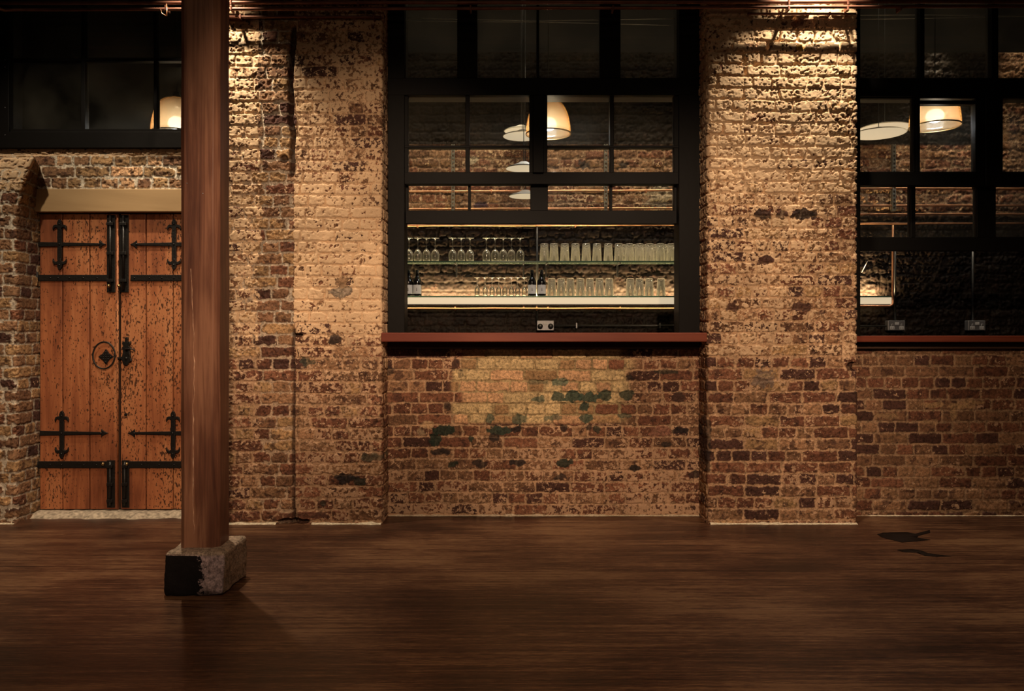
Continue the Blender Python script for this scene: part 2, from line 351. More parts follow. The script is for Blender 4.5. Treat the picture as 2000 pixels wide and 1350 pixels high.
def brick_wall(name, path, z0, z1, style, seed, res=.004, course=.076, zoff=0.0, uoff=0.0, m=None, bond='english', warp=None, amp=1.0):
    rng = np.random.RandomState(seed)
    u1, x1, y1, nx1, ny1 = path_points(path, res); nz = int((z1-z0)/res)+1
    zz = np.linspace(z0, z1, nz); U, Z = np.meshgrid(u1, zz, indexing='ij')
    X = np.repeat(x1[:, None], nz, 1); Y = np.repeat(y1[:, None], nz, 1)
    # wavering courses and ragged edges
    Uw = U+(fbm(U, Z, .05, seed+1, 3)-.5)*.010+(vnoise(U, Z, .012, seed+2)-.5)*.004
    Zw = Z-zoff+(vnoise(U, Z, .6, seed+3)-.5)*.010+(fbm(U, Z, .06, seed+4, 3)-.5)*.008+(vnoise(U, Z, .011, seed+5)-.5)*.0035
    ci = np.floor(Zw/course).astype(int); cmin = ci.min(); L = U.max()
    ul = np.zeros_like(U); ur = np.zeros_like(U); bid = np.zeros(U.shape, int); nb = 0
    for c in range(ci.min(), ci.max()+1):
        stretch = (c % 2 == 0) if bond == 'english' else (rng.rand() < .6)
        e = [-.4-rng.rand()*.1]; base = .230 if stretch else .115
        if bond == 'english': e = [-.46+uoff+(0 if stretch else .0575)+rng.uniform(-.012, .012)]
        while e[-1] < L+.3:
            l = base+rng.uniform(-.008, .008)
            q = rng.rand()
            if q < .07: l = .115 if stretch else .230
            elif q < .11: l = .165
            e.append(e[-1]+l)
        e = np.array(e); mk = ci == c; k = np.clip(np.searchsorted(e, Uw[mk])-1, 0, len(e)-2)
        ul[mk] = e[k]; ur[mk] = e[k+1]; bid[mk] = nb+k; nb += len(e)
    RB = rng.rand(nb+1, 8)[bid]
    st = style(X, Z, RB, U)                         # dict of fields
    jw = .0034*st.get('joint', 1.0)
    du = np.minimum(Uw-ul, ur-Uw)-jw; fz = Zw-ci*course; dv = np.minimum(fz, course-fz)-jw
    r = .012; dd = np.where((du < r) & (dv < r), r-np.hypot(r-du, r-dv), np.minimum(du, dv))
    chip = sst(.60, .85, fbm(U, Z, .035, seed+8, 3))*.010*st['worn']
    b = sst(-.001, .0052, dd-chip)
    pn = fbm(U, Z, .016, seed+9, 3); pl = vnoise(U, Z, .11, seed+10)
    pit = sst(.62, .80, pn+.22*(pl-.5)+.10*(RB[..., 0]-.5)+.06*(st['worn']-1))
    rough = fbm(U, Z, .015, seed+11, 3)-.5
    face = (.0085+(RB[..., 1]-.5)*.006*st['worn']+(RB[..., 2]-.5)*.035*(Uw-(ul+ur)/2)+rough*.0026*st['worn']
            +(fbm(U, Z, .07, seed+13, 2)-.5)*.003)
    gap = sst(.60, .78, fbm(U, Z, .09, seed+12, 3))*st['gap']
    mort = (vnoise(U, Z, .02, seed+14)-.5)*.003-.002-gap*.013
    flush = st['flush']
    h = b*(face-pit*.0065*st['worn'])+(1-b)*(mort+flush*.006)
    # ---- colour
    base = st['brick']; tone = .80+.4*RB[..., 3]
    streak = .82+.36*fbm(U, Z*2.2, .05, seed+20, 4)
    col = base*(tone*streak)[..., None]
    col = mixc(col, PAL['pur']*.8+0*col, sst(.66, .85, fbm(U, Z, .04, seed+21, 3))*.75*st.get('soot', 1.0))
    mc = st['mortar']*(.85+.3*vnoise(U, Z, .03, seed+22))[..., None]
    col = mixc(mc, col, sst(.25, .75, b))
    n = fbm(U, Z, .024, seed+23, 4, .75); n2 = fbm(U, Z, .28, seed+24, 3)
    sc = st['paint']+.24*(RB[..., 4]-.5)+.30*(n2-.5)-.45*pit-.12*chip/.01
    score = sc+.16*(.5-n); tone2 = .86+.28*vnoise(U, Z, .15, seed+25)
    if 'over' in st:                               # stains / patches with a shape of their own
        for (cx, cz, rx, rz, c, k) in st['over']:
            d = np.hypot((X-cx)/rx, (Z-cz)/rz)+(fbm(U, Z, .03, seed+31, 3)-.5)*.9
            om = (1-sst(1.0, 1.15, d))*k; col = mixc(col, c+0*col, om); score = score-om*2
    if 'slot' in st: h = h-st['slot']; col = mixc(col, PAL['pur']*.5+0*col, sst(.004, .02, st['slot'])*.8); score = score-sst(.003, .01, st['slot'])*2
    h = h*amp
    if warp is not None: X, Y = warp(X, Y, Z, U)
    NX = np.repeat(nx1[:, None], nz, 1); NY = np.repeat(ny1[:, None], nz, 1)
    V = np.stack([X+NX*h, Y+NY*h, Z+(vnoise(U, Z, .03, seed+40)-.5)*.001], -1).reshape(-1, 3)
    nu = len(u1); idx = np.arange(nu*nz).reshape(nu, nz)
    q = np.stack([idx[:-1, :-1], idx[1:, :-1], idx[1:, 1:], idx[:-1, 1:]], -1).reshape(-1, 4)
    me = bpy.data.meshes.new(name); me.vertices.add(len(V)); me.vertices.foreach_set('co', V.astype(np.float32).ravel())
    me.loops.add(q.size); me.loops.foreach_set('vertex_index', q.astype(np.int32).ravel())
    me.polygons.add(len(q)); me.polygons.foreach_set('loop_start', np.arange(0, q.size, 4, dtype=np.int32))
    me.polygons.foreach_set('loop_total', np.full(len(q), 4, np.int32)); me.update(calc_edges=True)
    me.polygons.foreach_set('use_smooth', np.ones(len(q), bool))
    ca = me.color_attributes.new('Col', 'FLOAT_COLOR', 'POINT')
    ca.data.foreach_set('color', np.concatenate([np.clip(col.reshape(-1, 3), 0, 1), np.ones((len(V), 1))], 1).astype(np.float32).ravel())
    pa = me.color_attributes.new('Pnt', 'FLOAT_COLOR', 'POINT')
    pv = np.stack([np.clip(score*.25+.5, 0, 1), tone2*.5, np.clip(st.get('lowpaint', 0)+0*tone2, 0, 1), 0*tone2+1], -1).reshape(-1, 4)
    pa.data.foreach_set('color', pv.astype(np.float32).ravel())
    me.materials.append(m or M_BRICK)
    o = bpy.data.objects.new(name, me); C.objects.link(o); o['kind'] = 'structure'
    return o

def pick(R, table):
    """table: list of (weight field or number, colour); picks a colour per brick by random R"""
    ws = [np.broadcast_to(np.asarray(a, float), R.shape) for a, _ in table]; tot = sum(ws); acc = 0*R
    out = np.zeros(R.shape+(3,)); done = np.zeros(R.shape, bool)
    for wgt, (_, c) in zip(ws, table):
        acc = acc+wgt/tot; mk = (~done) & (R <= acc+1e-9); out[mk] = c; done |= mk
    return out
GREYM = A3(.56,.48,.38); TANM = A3(.42,.262,.155); DKM = A3(.20,.13,.075)
def P_(X, Z, Y=5.0): return 1000+X*F/Y, HY+(CZ-Z)*F/Y      # world -> photo pixel of a wall plane

def style_A(X, Z, RB, U):
    xp, yp = P_(X, Z); edge = (vnoise(X, Z, .08, 5)-.5)*14
    a2 = sst(504, 510, xp+edge)*(1-sst(572, 577, xp)); a1 = (1-sst(504, 510, xp+edge)); a3 = 1-a1-a2
    low = sst(600, 760, yp)
    brick = pick(RB[..., 5], [(.3*(a1+a2)+.05*a3, PAL['yel']), (.30, PAL['ylb']), (.22, PAL['brn']), (.10+.25*low+.1*a3, PAL['red']), (.15+.2*low, PAL['rdb']), (.10, PAL['pur'])])
    paint = a1*(.80-.14*sst(300, 420, yp)-.24*low)+a2*(.16+.05*low)+a3*(.60+.30*sst(330, 420, yp)-.42*low+.0*xp)
    slot = (1-sst(4, 6.5, np.abs(xp-571+8*(vnoise(X, Z, .10, 77)-.5))))*sst(48, 62, yp)*(1-sst(330, 352, yp))*.045
    slot = slot+(1-sst(2, 4, np.abs(xp-573+5*(vnoise(X, Z, .12, 78)-.5))))*sst(500, 520, yp)*sst(.35, .6, vnoise(X, Z, .16, 79))*.02
    for (cx, cy, rx, ry) in ((582, 655, 9, 4), (572, 1018, 30, 6), (555, 310, 8, 9)):
        slot = slot+(1-sst(.7, 1.1, np.hypot((xp-cx)/rx, (yp-cy)/ry)+.4*(vnoise(X, Z, .03, 80)-.5)))*.03
    G = PAL['grn']
    ov = [((x-1000)/300, CZ-(y-648)/300, a/300, b/300, c, k) for x, y, a, b, c, k in
          ((656, 663, 12, 8, PAL['blk'], .8), (598, 706, 12, 8, G*.7, .7), (672, 935, 16, 9, PAL['blk'], .85), (700, 940, 12, 7, G*.5, .8), (726, 893, 20, 7, G, .5),
           (682, 935, 22, 5, PAL['blk'], .6), (632, 982, 5, 6, G*.5, .7), (668, 570, 20, 10, A3(.30,.24,.18), .8), (600, 1006, 45, 6, PAL['pur'], .5), (668, 552, 12, 8, A3(.42,.26,.14), .6))]
    mortar = mixc(mixc(TANM+0*brick, GREYM+0*brick, a2*.8+a1*.5*(1-low)), TANM*1.1+0*brick, low*.6)
    return dict(brick=brick, paint=paint, mortar=mortar, worn=.85+.25*a1+.25*a2-.3*a3*(1-low), gap=.25*(a1+a2)+.35*a3, flush=.5*a3+.15, over=ov, slot=slot, lowpaint=low)
def style_R(X, Z, RB, U):
    xp, yp = P_(X, Z, 5.22); e = (RB[..., 6]-.5)*24
    p = sst(888, 900, xp+e)*(1-sst(1205, 1245, xp+e))*(1-sst(822, 830, yp)); mid = sst(1140, 1300, xp)
    brick = pick(RB[..., 5], [(.10, PAL['ylb']), (.26, PAL['brn']), (.30, PAL['red']), (.34, PAL['rdb']), (.14, PAL['pur'])])
    pb = pick(RB[..., 5], [(.46, PAL['pal']), (.26, PAL['pch']), (.10, PAL['red']), (.18, PAL['yel'])])
    pb2 = mixc(brick, pb, p)
    G = PAL['grn']
    ov = [((x-1000)/287.4, CZ-(y-648)/287.4, a/287.4, b/287.4, c, k) for x, y, a, b, c, k in
          ((1093, 747, 14, 7, G*1.9, .8), (1092, 774, 12, 9, G, .9), (1117, 774, 15, 9, G, .95), (1150, 775, 17, 9, G, .95), (1185, 774, 12, 9, G*.8, .9), (1222, 772, 14, 8, G*.7, .85),
           (1141, 795, 9, 8, G*.8, .95), (1147, 818, 14, 8, G*1.2, .9), (1083, 816, 18, 5, G*1.4, .7), (1053, 780, 12, 6, G*1.5, .8), (957, 818, 7, 8, G*1.5, .8), (1015, 818, 15, 9, G*1.2, .8),
           (978, 841, 20, 8, G*.7, .95), (1010, 838, 11, 7, PAL['blk'], .9), (865, 840, 22, 8, G*.5, .95), (850, 860, 12, 13, G*.5, .95), (920, 858, 5, 5, G*.7, .9), (965, 855, 10, 8, PAL['blk'], .8),
           (860, 882, 17, 6, PAL['blk'], .85), (1009, 904, 15, 6, PAL['blk'], .9), (885, 907, 9, 7, G*.5, .85), (938, 905, 14, 7, PAL['blk'], .8), (752, 863, 6, 12, PAL['blk'], .9),
           (760, 725, 9, 8, PAL['blk'], .7), (1100, 836, 6, 6, PAL['blk'], .8), (1165, 838, 9, 7, G*.5, .8), (1150, 836, 6, 5, PAL['blk'], .8), (1103, 904, 14, 7, G*.5, .9), (1240, 914, 9, 5, PAL['blk'], .9),
           (1327, 842, 14, 6, PAL['blk'], .8), (1325, 776, 12, 8, PAL['blk'], .7), (1300, 868, 12, 4, PAL['blk'], .8), (1094, 932, 10, 6, PAL['blk'], .8), (1355, 928, 10, 7, PAL['blk'], .75),
           (1385, 880, 3, 60, G*.4, .8), (835, 830, 12, 7, A3(.55,.36,.20), .9), (823, 845, 8, 9, A3(.45,.33,.20), .6), (1290, 842, 18, 12, A3(.28,.13,.085), .9), (1053, 747, 22, 4, G, .5),
           (890, 710, 9, 12, PAL['blk'], .6), (900, 730, 6, 10, PAL['blk'], .5), (875, 793, 6, 6, PAL['blk'], .7), (1230, 738, 10, 5, PAL['blk'], .7), (1300, 726, 20, 4, G*.5, .7), (1220, 812, 14, 4, G, .7))]
    low = sst(985, 1000, yp)
    return dict(brick=pb2, paint=.29+.0*xp+.16*mid+.12*sst(840, 900, yp)+.10*low-.30*p, mortar=mixc(TANM*1.05+0*brick, PAL['pal']*.62+0*brick, p),
                worn=.55+.25*mid, gap=.12+.3*p, flush=.5+0*xp, over=ov, soot=1-.8*p, lowpaint=1)
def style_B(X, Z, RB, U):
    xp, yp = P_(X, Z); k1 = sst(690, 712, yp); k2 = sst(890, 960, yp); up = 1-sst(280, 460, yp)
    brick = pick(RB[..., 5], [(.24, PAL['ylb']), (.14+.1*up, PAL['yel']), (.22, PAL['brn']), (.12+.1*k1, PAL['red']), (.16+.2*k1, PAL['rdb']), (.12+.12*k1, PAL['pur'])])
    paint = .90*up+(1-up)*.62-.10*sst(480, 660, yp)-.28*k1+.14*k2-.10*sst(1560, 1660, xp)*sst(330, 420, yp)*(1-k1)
    ov = [((x-1000)/300, CZ-(y-648)/300, a/300, b/300, c, k) for x, y, a, b, c, k in
          ((1490, 738, 21, 18, A3(.20,.135,.10), .95), (1494, 734, 15, 4, A3(.38,.26,.15), .6), (1562, 94, 11, 6, A3(.62,.36,.08), .9), (1560, 46, 12, 7, A3(.45,.22,.13), .6),
           (1492, 419, 16, 8, PAL['blk'], .75), (1525, 418, 14, 8, PAL['blk'], .6), (1565, 418, 17, 9, PAL['blk'], .85), (1590, 420, 6, 8, PAL['blk'], .7), (1492, 508, 14, 8, PAL['pur'], .85), (1565, 600, 17, 9, PAL['pur'], .9), (1430, 600, 11, 9, PAL['pur'], .85),
           (1384, 870, 4, 50, PAL['blk'], .7))]
    slot = (1-sst(.7, 1.1, np.hypot((xp-1665)/12, (yp-716)/9)))*.03
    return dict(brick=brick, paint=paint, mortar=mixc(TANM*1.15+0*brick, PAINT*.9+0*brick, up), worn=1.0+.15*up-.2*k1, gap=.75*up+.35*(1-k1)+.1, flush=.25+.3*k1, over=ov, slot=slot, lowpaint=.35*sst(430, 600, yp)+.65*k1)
def style_R2(X, Z, RB, U):
    xp, yp = P_(X, Z, 5.22)
    brick = pick(RB[..., 5], [(.20, PAL['ylb']), (.34, PAL['brn']), (.14, PAL['red']), (.30, PAL['rdb']), (.16, PAL['pur'])])
    ov = [((x-1000)/287.4, CZ-(y-648)/287.4, a/287.4, b/287.4, c, k) for x, y, a, b, c, k in
          ((1825, 791, 18, 5, A3(.42,.26,.13), .8), (1870, 793, 26, 5, A3(.42,.26,.13), .8), (1860, 805, 6, 12, A3(.42,.26,.13), .7), (1895, 786, 22, 3, A3(.42,.26,.13), .7), (1818, 824, 16, 5, A3(.40,.25,.13), .6), (1730, 812, 22, 7, A3(.36,.23,.12), .5))]
    return dict(brick=brick, paint=.18+.14*vnoise(X, Z, .5, 3), mortar=TANM*.85+0*brick, worn=.5+0*xp, gap=.1+0*xp, flush=.5+0*xp, over=ov, lowpaint=1)
def style_L(X, Z, RB, U):
    xp, yp = P_(X, Z)
    brick = pick(RB[..., 5], [(.38, PAL['yel']), (.28, PAL['ylb']), (.16, PAL['brn']), (.10, PAL['red']), (.12, PAL['pur'])])
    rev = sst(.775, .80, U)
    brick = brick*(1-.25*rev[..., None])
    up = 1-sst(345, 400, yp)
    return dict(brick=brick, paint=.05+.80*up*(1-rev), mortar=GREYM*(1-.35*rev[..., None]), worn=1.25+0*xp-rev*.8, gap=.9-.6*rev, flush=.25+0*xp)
def style_D(X, Z, RB, U):
    xp, yp = P_(X, Z, 5.22)
    brick = pick(RB[..., 5], [(.50, PAL['yel']), (.28, PAL['ylb']), (.12, PAL['pch']), (.10, PAL['brn'])])
    top = 1-sst(304, 307, yp+3*(vnoise(X, Z, .05, 9)-.5))
    return dict(brick=brick, paint=.03+1.0*top, mortar=GREYM*1.15+0*brick, worn=1.15+0*xp, gap=.35+.2*top, flush=.4+0*xp)
def style_BK(X, Z, RB, U):
    """back wall of the bar: bare brick band above, black paint below and on top"""
    xp, yp = P_(X, Z, 6.6)
    brick = pick(RB[..., 5], [(.30, PAL['ylb']), (.25, PAL['brn']), (.25, PAL['red']), (.20, PAL['rdb'])])*1.05
    right = sst(1945, 1955, xp)
    bk = np.clip(sst(418, 424, yp)+(1-sst(282, 286, yp))*(1-right), 0, 1)*.97
    brick = mixc(brick, A3(.0075,.0065,.0055)+0*brick, bk)
    mortar = mixc(TANM+0*brick, A3(.0075,.0065,.0055)+0*brick, bk)
    return dict(brick=brick, paint=.30*(1-bk)-1.2*bk, mortar=mortar, worn=1.2+.8*sst(1150, 1250, xp), gap=.8+0*xp, flush=0*xp, soot=.2,
                over=[((x-1000)/F*6.6, CZ-(y-HY)/F*6.6, a/F*6.6, b/F*6.6, c, .85) for x, y, a, b, c in ((1290, 384, 26, 22, A3(.50,.40,.27)), (922, 313, 9, 7, A3(.55,.45,.30)), (1140, 322, 11, 7, A3(.05,.04,.035)), (1218, 322, 9, 6, A3(.05,.04,.035)), (940, 400, 12, 5, A3(.08,.05,.07)))])

# ------------------------------------------------------------------ large structure
RX = 5.0
brick_wall('wall_back', [(-2.09,5.42),(-2.09,5.0),(-.85,5.0),(-.85,5.24)], 0, 3.75, style_A, 11, zoff=.012, uoff=.42)
brick_wall('wall_back', [(-.87,5.22),(1.30,5.22)], 0, 1.20, style_R, 23, zoff=.004)
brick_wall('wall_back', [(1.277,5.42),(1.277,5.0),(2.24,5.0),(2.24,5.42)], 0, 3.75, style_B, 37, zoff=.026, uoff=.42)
brick_wall('wall_back', [(2.22,5.22),(4.6,5.22)], 0, 1.20, style_R2, 41, zoff=.03, res=.006)
def corbel(X, Y, Z, U):
    t = np.clip(Z-1.98, 0, 1); e = t*t/(2*.66)
    return X+e*np.clip((X+3.75)/.5, 0, 1)*np.clip((5.25-Y)/.25, 0, 1), Y
brick_wall('wall_back', [(-4.0,5.0),(-3.233,5.0),(-3.233,5.26)], 0, 2.385, style_L, 53, zoff=.03, warp=corbel)
brick_wall('wall_back', [(-4.6,5.22),(-2.05,5.22)], 2.205, 2.497, style_D, 61, zoff=.022)
brick_wall('wall_bar', [(-2.2,6.6),(4.6,6.6)], .85, 3.65, style_BK, 71, res=.009, m=M_BLACKBRICK, amp=1.0)

st = lambda mb, name, m, **k: mb.build(name, m, kind='structure', **k)
# plain shell that closes the hall and the bar
st(MB().box(-4.6, 4.6, 5.05, 5.4, 3.74, 4.3), 'wall_back', M_DARK)
st(MB().box(-4.6, -4.0, 5.0, 5.3, 0, 2.3), 'wall_back', M_DARK)
st(MB().box(-4.75, -4.6, -3.5, 6.7, 0, 4.3), 'wall_left', M_DARK)
st(MB().box(4.6, 4.75, -3.5, 6.7, 0, 4.3), 'wall_right', M_DARK)
st(MB().box(-4.75, 4.75, -3.65, -3.5, 0, 4.3), 'wall_front', M_DARK)
st(MB().box(-4.75, 4.75, -3.65, 6.8, 4.3, 4.4), 'ceiling', M_DARK)
st(MB().box(-4.75, 4.75, 6.68, 6.8, 0, 4.3), 'wall_bar', M_DARK)
st(MB().box(-2.25, -2.1, 5.5, 6.68, 0, 4.3), 'wall_bar', M_DARK)
st(MB().box(-.84, 1.27, 5.27, 5.42, 0, 1.17), 'wall_bar', M_DARK)
st(MB().box(2.25, 4.6, 5.27, 5.42, 0, 1.17), 'wall_bar', M_DARK)
# window reveals and solid masonry behind the pier faces
st(MB().box(-2.07, -.88, 5.06, 5.42, 0, 3.74), 'wall_bar', M_DARK)
st(MB().box(1.31, 2.21, 5.06, 5.42, 0, 3.74), 'wall_bar', M_DARK)

# floor ---------------------------------------------------------------
def floor_mat():
    m, nt, p = mat('dark_oiled_boards')
    tc = nd(nt, 'ShaderNodeTexCoord'); sx = nd(nt, 'ShaderNodeSeparateXYZ'); nt.links.new(tc.outputs['Object'], sx.inputs[0])
    bw = .105
    dv = nd(nt, 'ShaderNodeMath', operation='DIVIDE'); dv.inputs[1].default_value = bw; nt.links.new(sx.outputs['Y'], dv.inputs[0])
    fl = nd(nt, 'ShaderNodeMath', operation='FLOOR'); nt.links.new(dv.outputs[0], fl.inputs[0])
    fr = nd(nt, 'ShaderNodeMath', operation='FRACT'); nt.links.new(dv.outputs[0], fr.inputs[0])
    wn = nd(nt, 'ShaderNodeTexWhiteNoise', noise_dimensions='1D'); nt.links.new(fl.outputs[0], wn.inputs['W'])
    def noise(sc, d, r=.6, dist=0):
        mp = nd(nt, 'ShaderNodeMapping'); mp.inputs['Scale'].default_value = sc
        ad = nd(nt, 'ShaderNodeVectorMath', operation='ADD'); nt.links.new(tc.outputs['Object'], ad.inputs[0])
        nt.links.new(mp.outputs[0], n.inputs[0]) if False else None
        n = nd(nt, 'ShaderNodeTexNoise'); n.inputs['Scale'].default_value = 1; n.inputs['Detail'].default_value = d
        n.inputs['Roughness'].default_value = r; n.inputs['Distortion'].default_value = dist
        nt.links.new(tc.outputs['Object'], mp.inputs['Vector']); nt.links.new(mp.outputs[0], n.inputs['Vector']); return n
    g = noise((1.6, 40, 1), 10, .8); big = noise((.9, 1.6, 1), 4); fine = noise((16, 300, 1), 5, .7)
    def math_(op, a, b, c=None):
        k = nd(nt, 'ShaderNodeMath', operation=op)
        for i, v in enumerate((a, b, c)):
            if v is None: continue
            if isinstance(v, (int, float)): k.inputs[i].default_value = v
            else: nt.links.new(v, k.inputs[i])
        return k.outputs[0]
    t = math_('MULTIPLY_ADD', g.outputs['Fac'], 1.15, -.08)
    t = math_('MULTIPLY_ADD', big.outputs['Fac'], .85, math_('SUBTRACT', t, .425))
    t = math_('MULTIPLY_ADD', wn.outputs['Value'], .10, math_('SUBTRACT', t, .05))
    t = math_('MULTIPLY_ADD', math_('SUBTRACT', fine.outputs['Fac'], .5), .9, t)
    r = nd(nt, 'ShaderNodeValToRGB'); e = r.color_ramp.elements
    e[0].position = .30; e[0].color = (.016, .007, .005, 1); e[1].position = .66; e[1].color = (.21, .11, .055, 1)
    k = e.new(.42); k.color = (.052, .021, .012, 1); k = e.new(.52); k.color = (.095, .040, .021, 1)
    nt.links.new(t, r.inputs['Fac']); nt.links.new(r.outputs['Color'], p.inputs['Base Color'])
    gap = math_('LESS_THAN', fr.outputs[0], .025)
    ro = nd(nt, 'ShaderNodeMapRange'); ro.inputs['To Min'].default_value = .24; ro.inputs['To Max'].default_value = .50
    nt.links.new(big.outputs['Fac'], ro.inputs['Value']); nt.links.new(ro.outputs['Result'], p.inputs['Roughness'])
    p.inputs['Specular IOR Level'].default_value = .35
    hgt = math_('SUBTRACT', math_('MULTIPLY', g.outputs['Fac'], .6), gap)
    b = nd(nt, 'ShaderNodeBump'); b.inputs['Strength'].default_value = .3; b.inputs['Distance'].default_value = .004
    nt.links.new(hgt, b.inputs['Height']); nt.links.new(b.outputs['Normal'], p.inputs['Normal'])
    return m
M_FLOOR = floor_mat()
st(MB().box(-4.75, 4.75, -3.65, 6.8, -.12, 0), 'floor', M_FLOOR)
# black tar stains soaked into the boards, each a thin irregular film
def blot(name, pts, label, cat='stain'):
    mb = MB(); n = len(pts)
    top = [(p[0], p[1], .0018) for p in pts]; c = (sum(p[0] for p in pts)/n, sum(p[1] for p in pts)/n, .0024)
    mb.add([c]+top, [(0, i+1, (i+1) % n+1) for i in range(n)], True)
    bot = [(p[0]*1.0, p[1], .0002) for p in pts]
    mb.add(top+bot, [(i, i+n, (i+1) % n+n, (i+1) % n) for i in range(n)])
    return tag(mb.build(name, M_TAR), label, cat)
M_TAR = simple('dark_floor_stain', (.014,.008,.006), .8, spec=.1)
def fl(x, y):
    Y = CZ*F/(y-HY); return ((x-1000)/F*Y, Y)
blot('floor_stain', [fl(*q) for q in ((1713,1044),(1725,1041),(1770,1040),(1788,1043),(1816,1036),(1817,1041),(1794,1047),(1790,1052),(1817,1055),(1790,1058),(1762,1060),(1737,1054),(1722,1050))],
     'larger black stain on the boards beside the right brick pier')
blot('floor_stain', [fl(*q) for q in ((1752,1075),(1780,1073),(1800,1076),(1812,1081),(1858,1087),(1830,1088),(1806,1086),(1790,1080),(1765,1079))],
     'thin black streak on the boards in front of the larger stain')

# ------------------------------------------------------------------ pale mortar fillet along the foot of the walls
def fillet(name, x0, x1, Y, seed, hmax=.016, wmax=.03, col=A3(.62,.52,.38)):
    n = int(abs(x1-x0)/.006)+2; xs = np.linspace(x0, x1, n)
    a = vnoise(xs, 0*xs, .05, seed); b = fbm(xs, 0*xs, .12, seed+1, 3); hh = hmax*(.3+.7*a*b*2).clip(0, 1.3); ww = wmax*(.35+.8*b*vnoise(xs, 0*xs, .02, seed+2)+.2*a)
    V = []; Fc = []
    for i in range(n):
        V += [(xs[i], Y+.012, hh[i]), (xs[i], Y-.008-.35*ww[i], hh[i]*.7), (xs[i], Y-.010-ww[i], .0006)]
    for i in range(n-1):
        for k in range(2): Fc.append((i*3+k, i*3+k+1, (i+1)*3+k+1, (i+1)*3+k))
    mb = MB(); mb.add(V, Fc, True)
    return st(mb, name, M_MORTAR)
M_MORTAR = simple('pale_mortar', (.60,.50,.36), .95, bump=.8, bscale=80, var=.35)
fillet('trim_1', -2.06, -1.53, 5.0, 3); fillet('trim_1', -1.30, -.85, 5.0, 4)
fillet('trim_2', -.85, 1.277, 5.22, 5, .013, .018); fillet('trim_3', 1.285, 2.24, 5.0, 6)
fillet('trim_4', 2.24, 4.6, 5.22, 7, .006, .01); fillet('trim_5', -4.0, -3.233, 5.0, 8, .012, .02)
# rough stone threshold under the door
def threshold():
    Yb = 5.32; xs = np.linspace(-3.235, -2.09, 150); ys = np.linspace(5.03, Yb, 24); X, Y = np.meshgrid(xs, ys, indexing='ij')
    H = .034*sst(5.10, 5.20, Y+.09*(fbm(X, Y, .25, 90, 3)-.5))-.004+.006*(fbm(X, Y, .04, 91, 3)-.5)
    H = np.where(Y < 5.035, -.01, H)
    V = np.stack([X, Y, H], -1).reshape(-1, 3); n = len(ys); Fc = []
    for i in range(len(xs)-1):
        for k in range(n-1): Fc.append((i*n+k, (i+1)*n+k, (i+1)*n+k+1, i*n+k+1))
    mb = MB(); mb.add(V.tolist(), Fc, True); st(mb, 'trim_6', M_THR)
M_THR = simple('pale_threshold_stone', (.38,.31,.23), .95, bump=.8, bscale=40, var=.5)
threshold()

# ------------------------------------------------------------------ lintel over the door
Yd = 5.24
tag(MB().box(wx(66, 5.2), -2.05, 5.195, 5.40, wz(415, 5.22), wz(370, 5.22)).build('door_lintel', M_LINTEL, bevel=.006),
    'pale timber lintel across the top of the studded double door', 'lintel')
st(MB().box(-3.26, -2.05, 5.30, 5.42, 0, 2.5), 'wall_back', M_DARK)

# ------------------------------------------------------------------ windows
def members(mb, Y0, Y1, rects, Yr=None):
    Yr = Yr or Y0
    for i, (xa, xb, ya, yb) in enumerate(rects): mb.box(wx(xa, Yr), wx(xb, Yr), Y0-i*.0006, Y1+i*.0006, wz(yb, Yr), wz(ya, Yr))
    return mb
def panes(parent, Y, rects):
    for (xa, xb, ya, yb) in rects:
        MB().box(wx(xa, Y)-.004, wx(xb, Y)+.004, Y, Y+.004, wz(yb, Y)-.004, wz(ya, Y)+.004).build('pane', M_PANE, parent)
# centre window
w2 = members(MB(), 5.20, 5.36, [(757,790,-60,652), (1326,1369,-60,652), (757,1369,152,186)], 5.20).box(-.835, 1.275, 5.20, 5.36, 3.66, 3.75)
w2 = w2.build('window_2', M_FRAME, bevel=.004, kind='structure')
TOP = -40
fr = members(MB(), 5.23, 5.30, [(893,932,TOP,152), (1172,1212,TOP,152), (1048,1053,TOP,152)], 5.23).build('fanlight_frame', M_FRAME, w2, .003)
panes(fr, 5.27, [(790,893,TOP,152), (932,1048,TOP,152), (1053,1172,TOP,152), (1212,1326,TOP,152)])
us = members(MB(), 5.22, 5.27, [(786,797,186,345), (1316,1330,186,345), (786,1330,180,188), (786,1330,336,360), (909,917,186,338), (1191,1199,186,338), (1034,1069,186,338), (786,1034,284,289), (1069,1330,284,289)], 5.22)
us.box(wx(1041, 5.19), wx(1062, 5.19), 5.19, 5.22, wz(337, 5.19), wz(186, 5.19))
us = us.build('upper_sash', M_FRAME, w2, .003)
for a in ((797,909),(917,1034),(1069,1191),(1199,1316)):
    panes(us, 5.245, [(a[0], a[1], 188, 284), (a[0], a[1], 289, 336)])
ls = members(MB(), 5.28, 5.33, [(780,797,340,437), (1316,1340,340,437), (780,1340,340,361), (780,1340,411,437), (914,919,360,412), (1191,1196,360,412), (1036,1070,360,412)], 5.28)
ls = ls.build('lower_sash', M_FRAME, w2, .003)
panes(ls, 5.305, [(797,914,361,411), (919,1036,361,411), (1070,1191,361,411), (1196,1316,361,411)])
# meeting of frame with brick: thin pale beads seen on both sides
for (x, y0) in ((1371, 0),):
    MB().box(wx(1368,5.19), wx(1374,5.19), 5.185, 5.20, 1.25, 3.66).build('bead', simple('weathered_bead', (.16,.13,.09), .8, var=.4, bscale=9), w2)
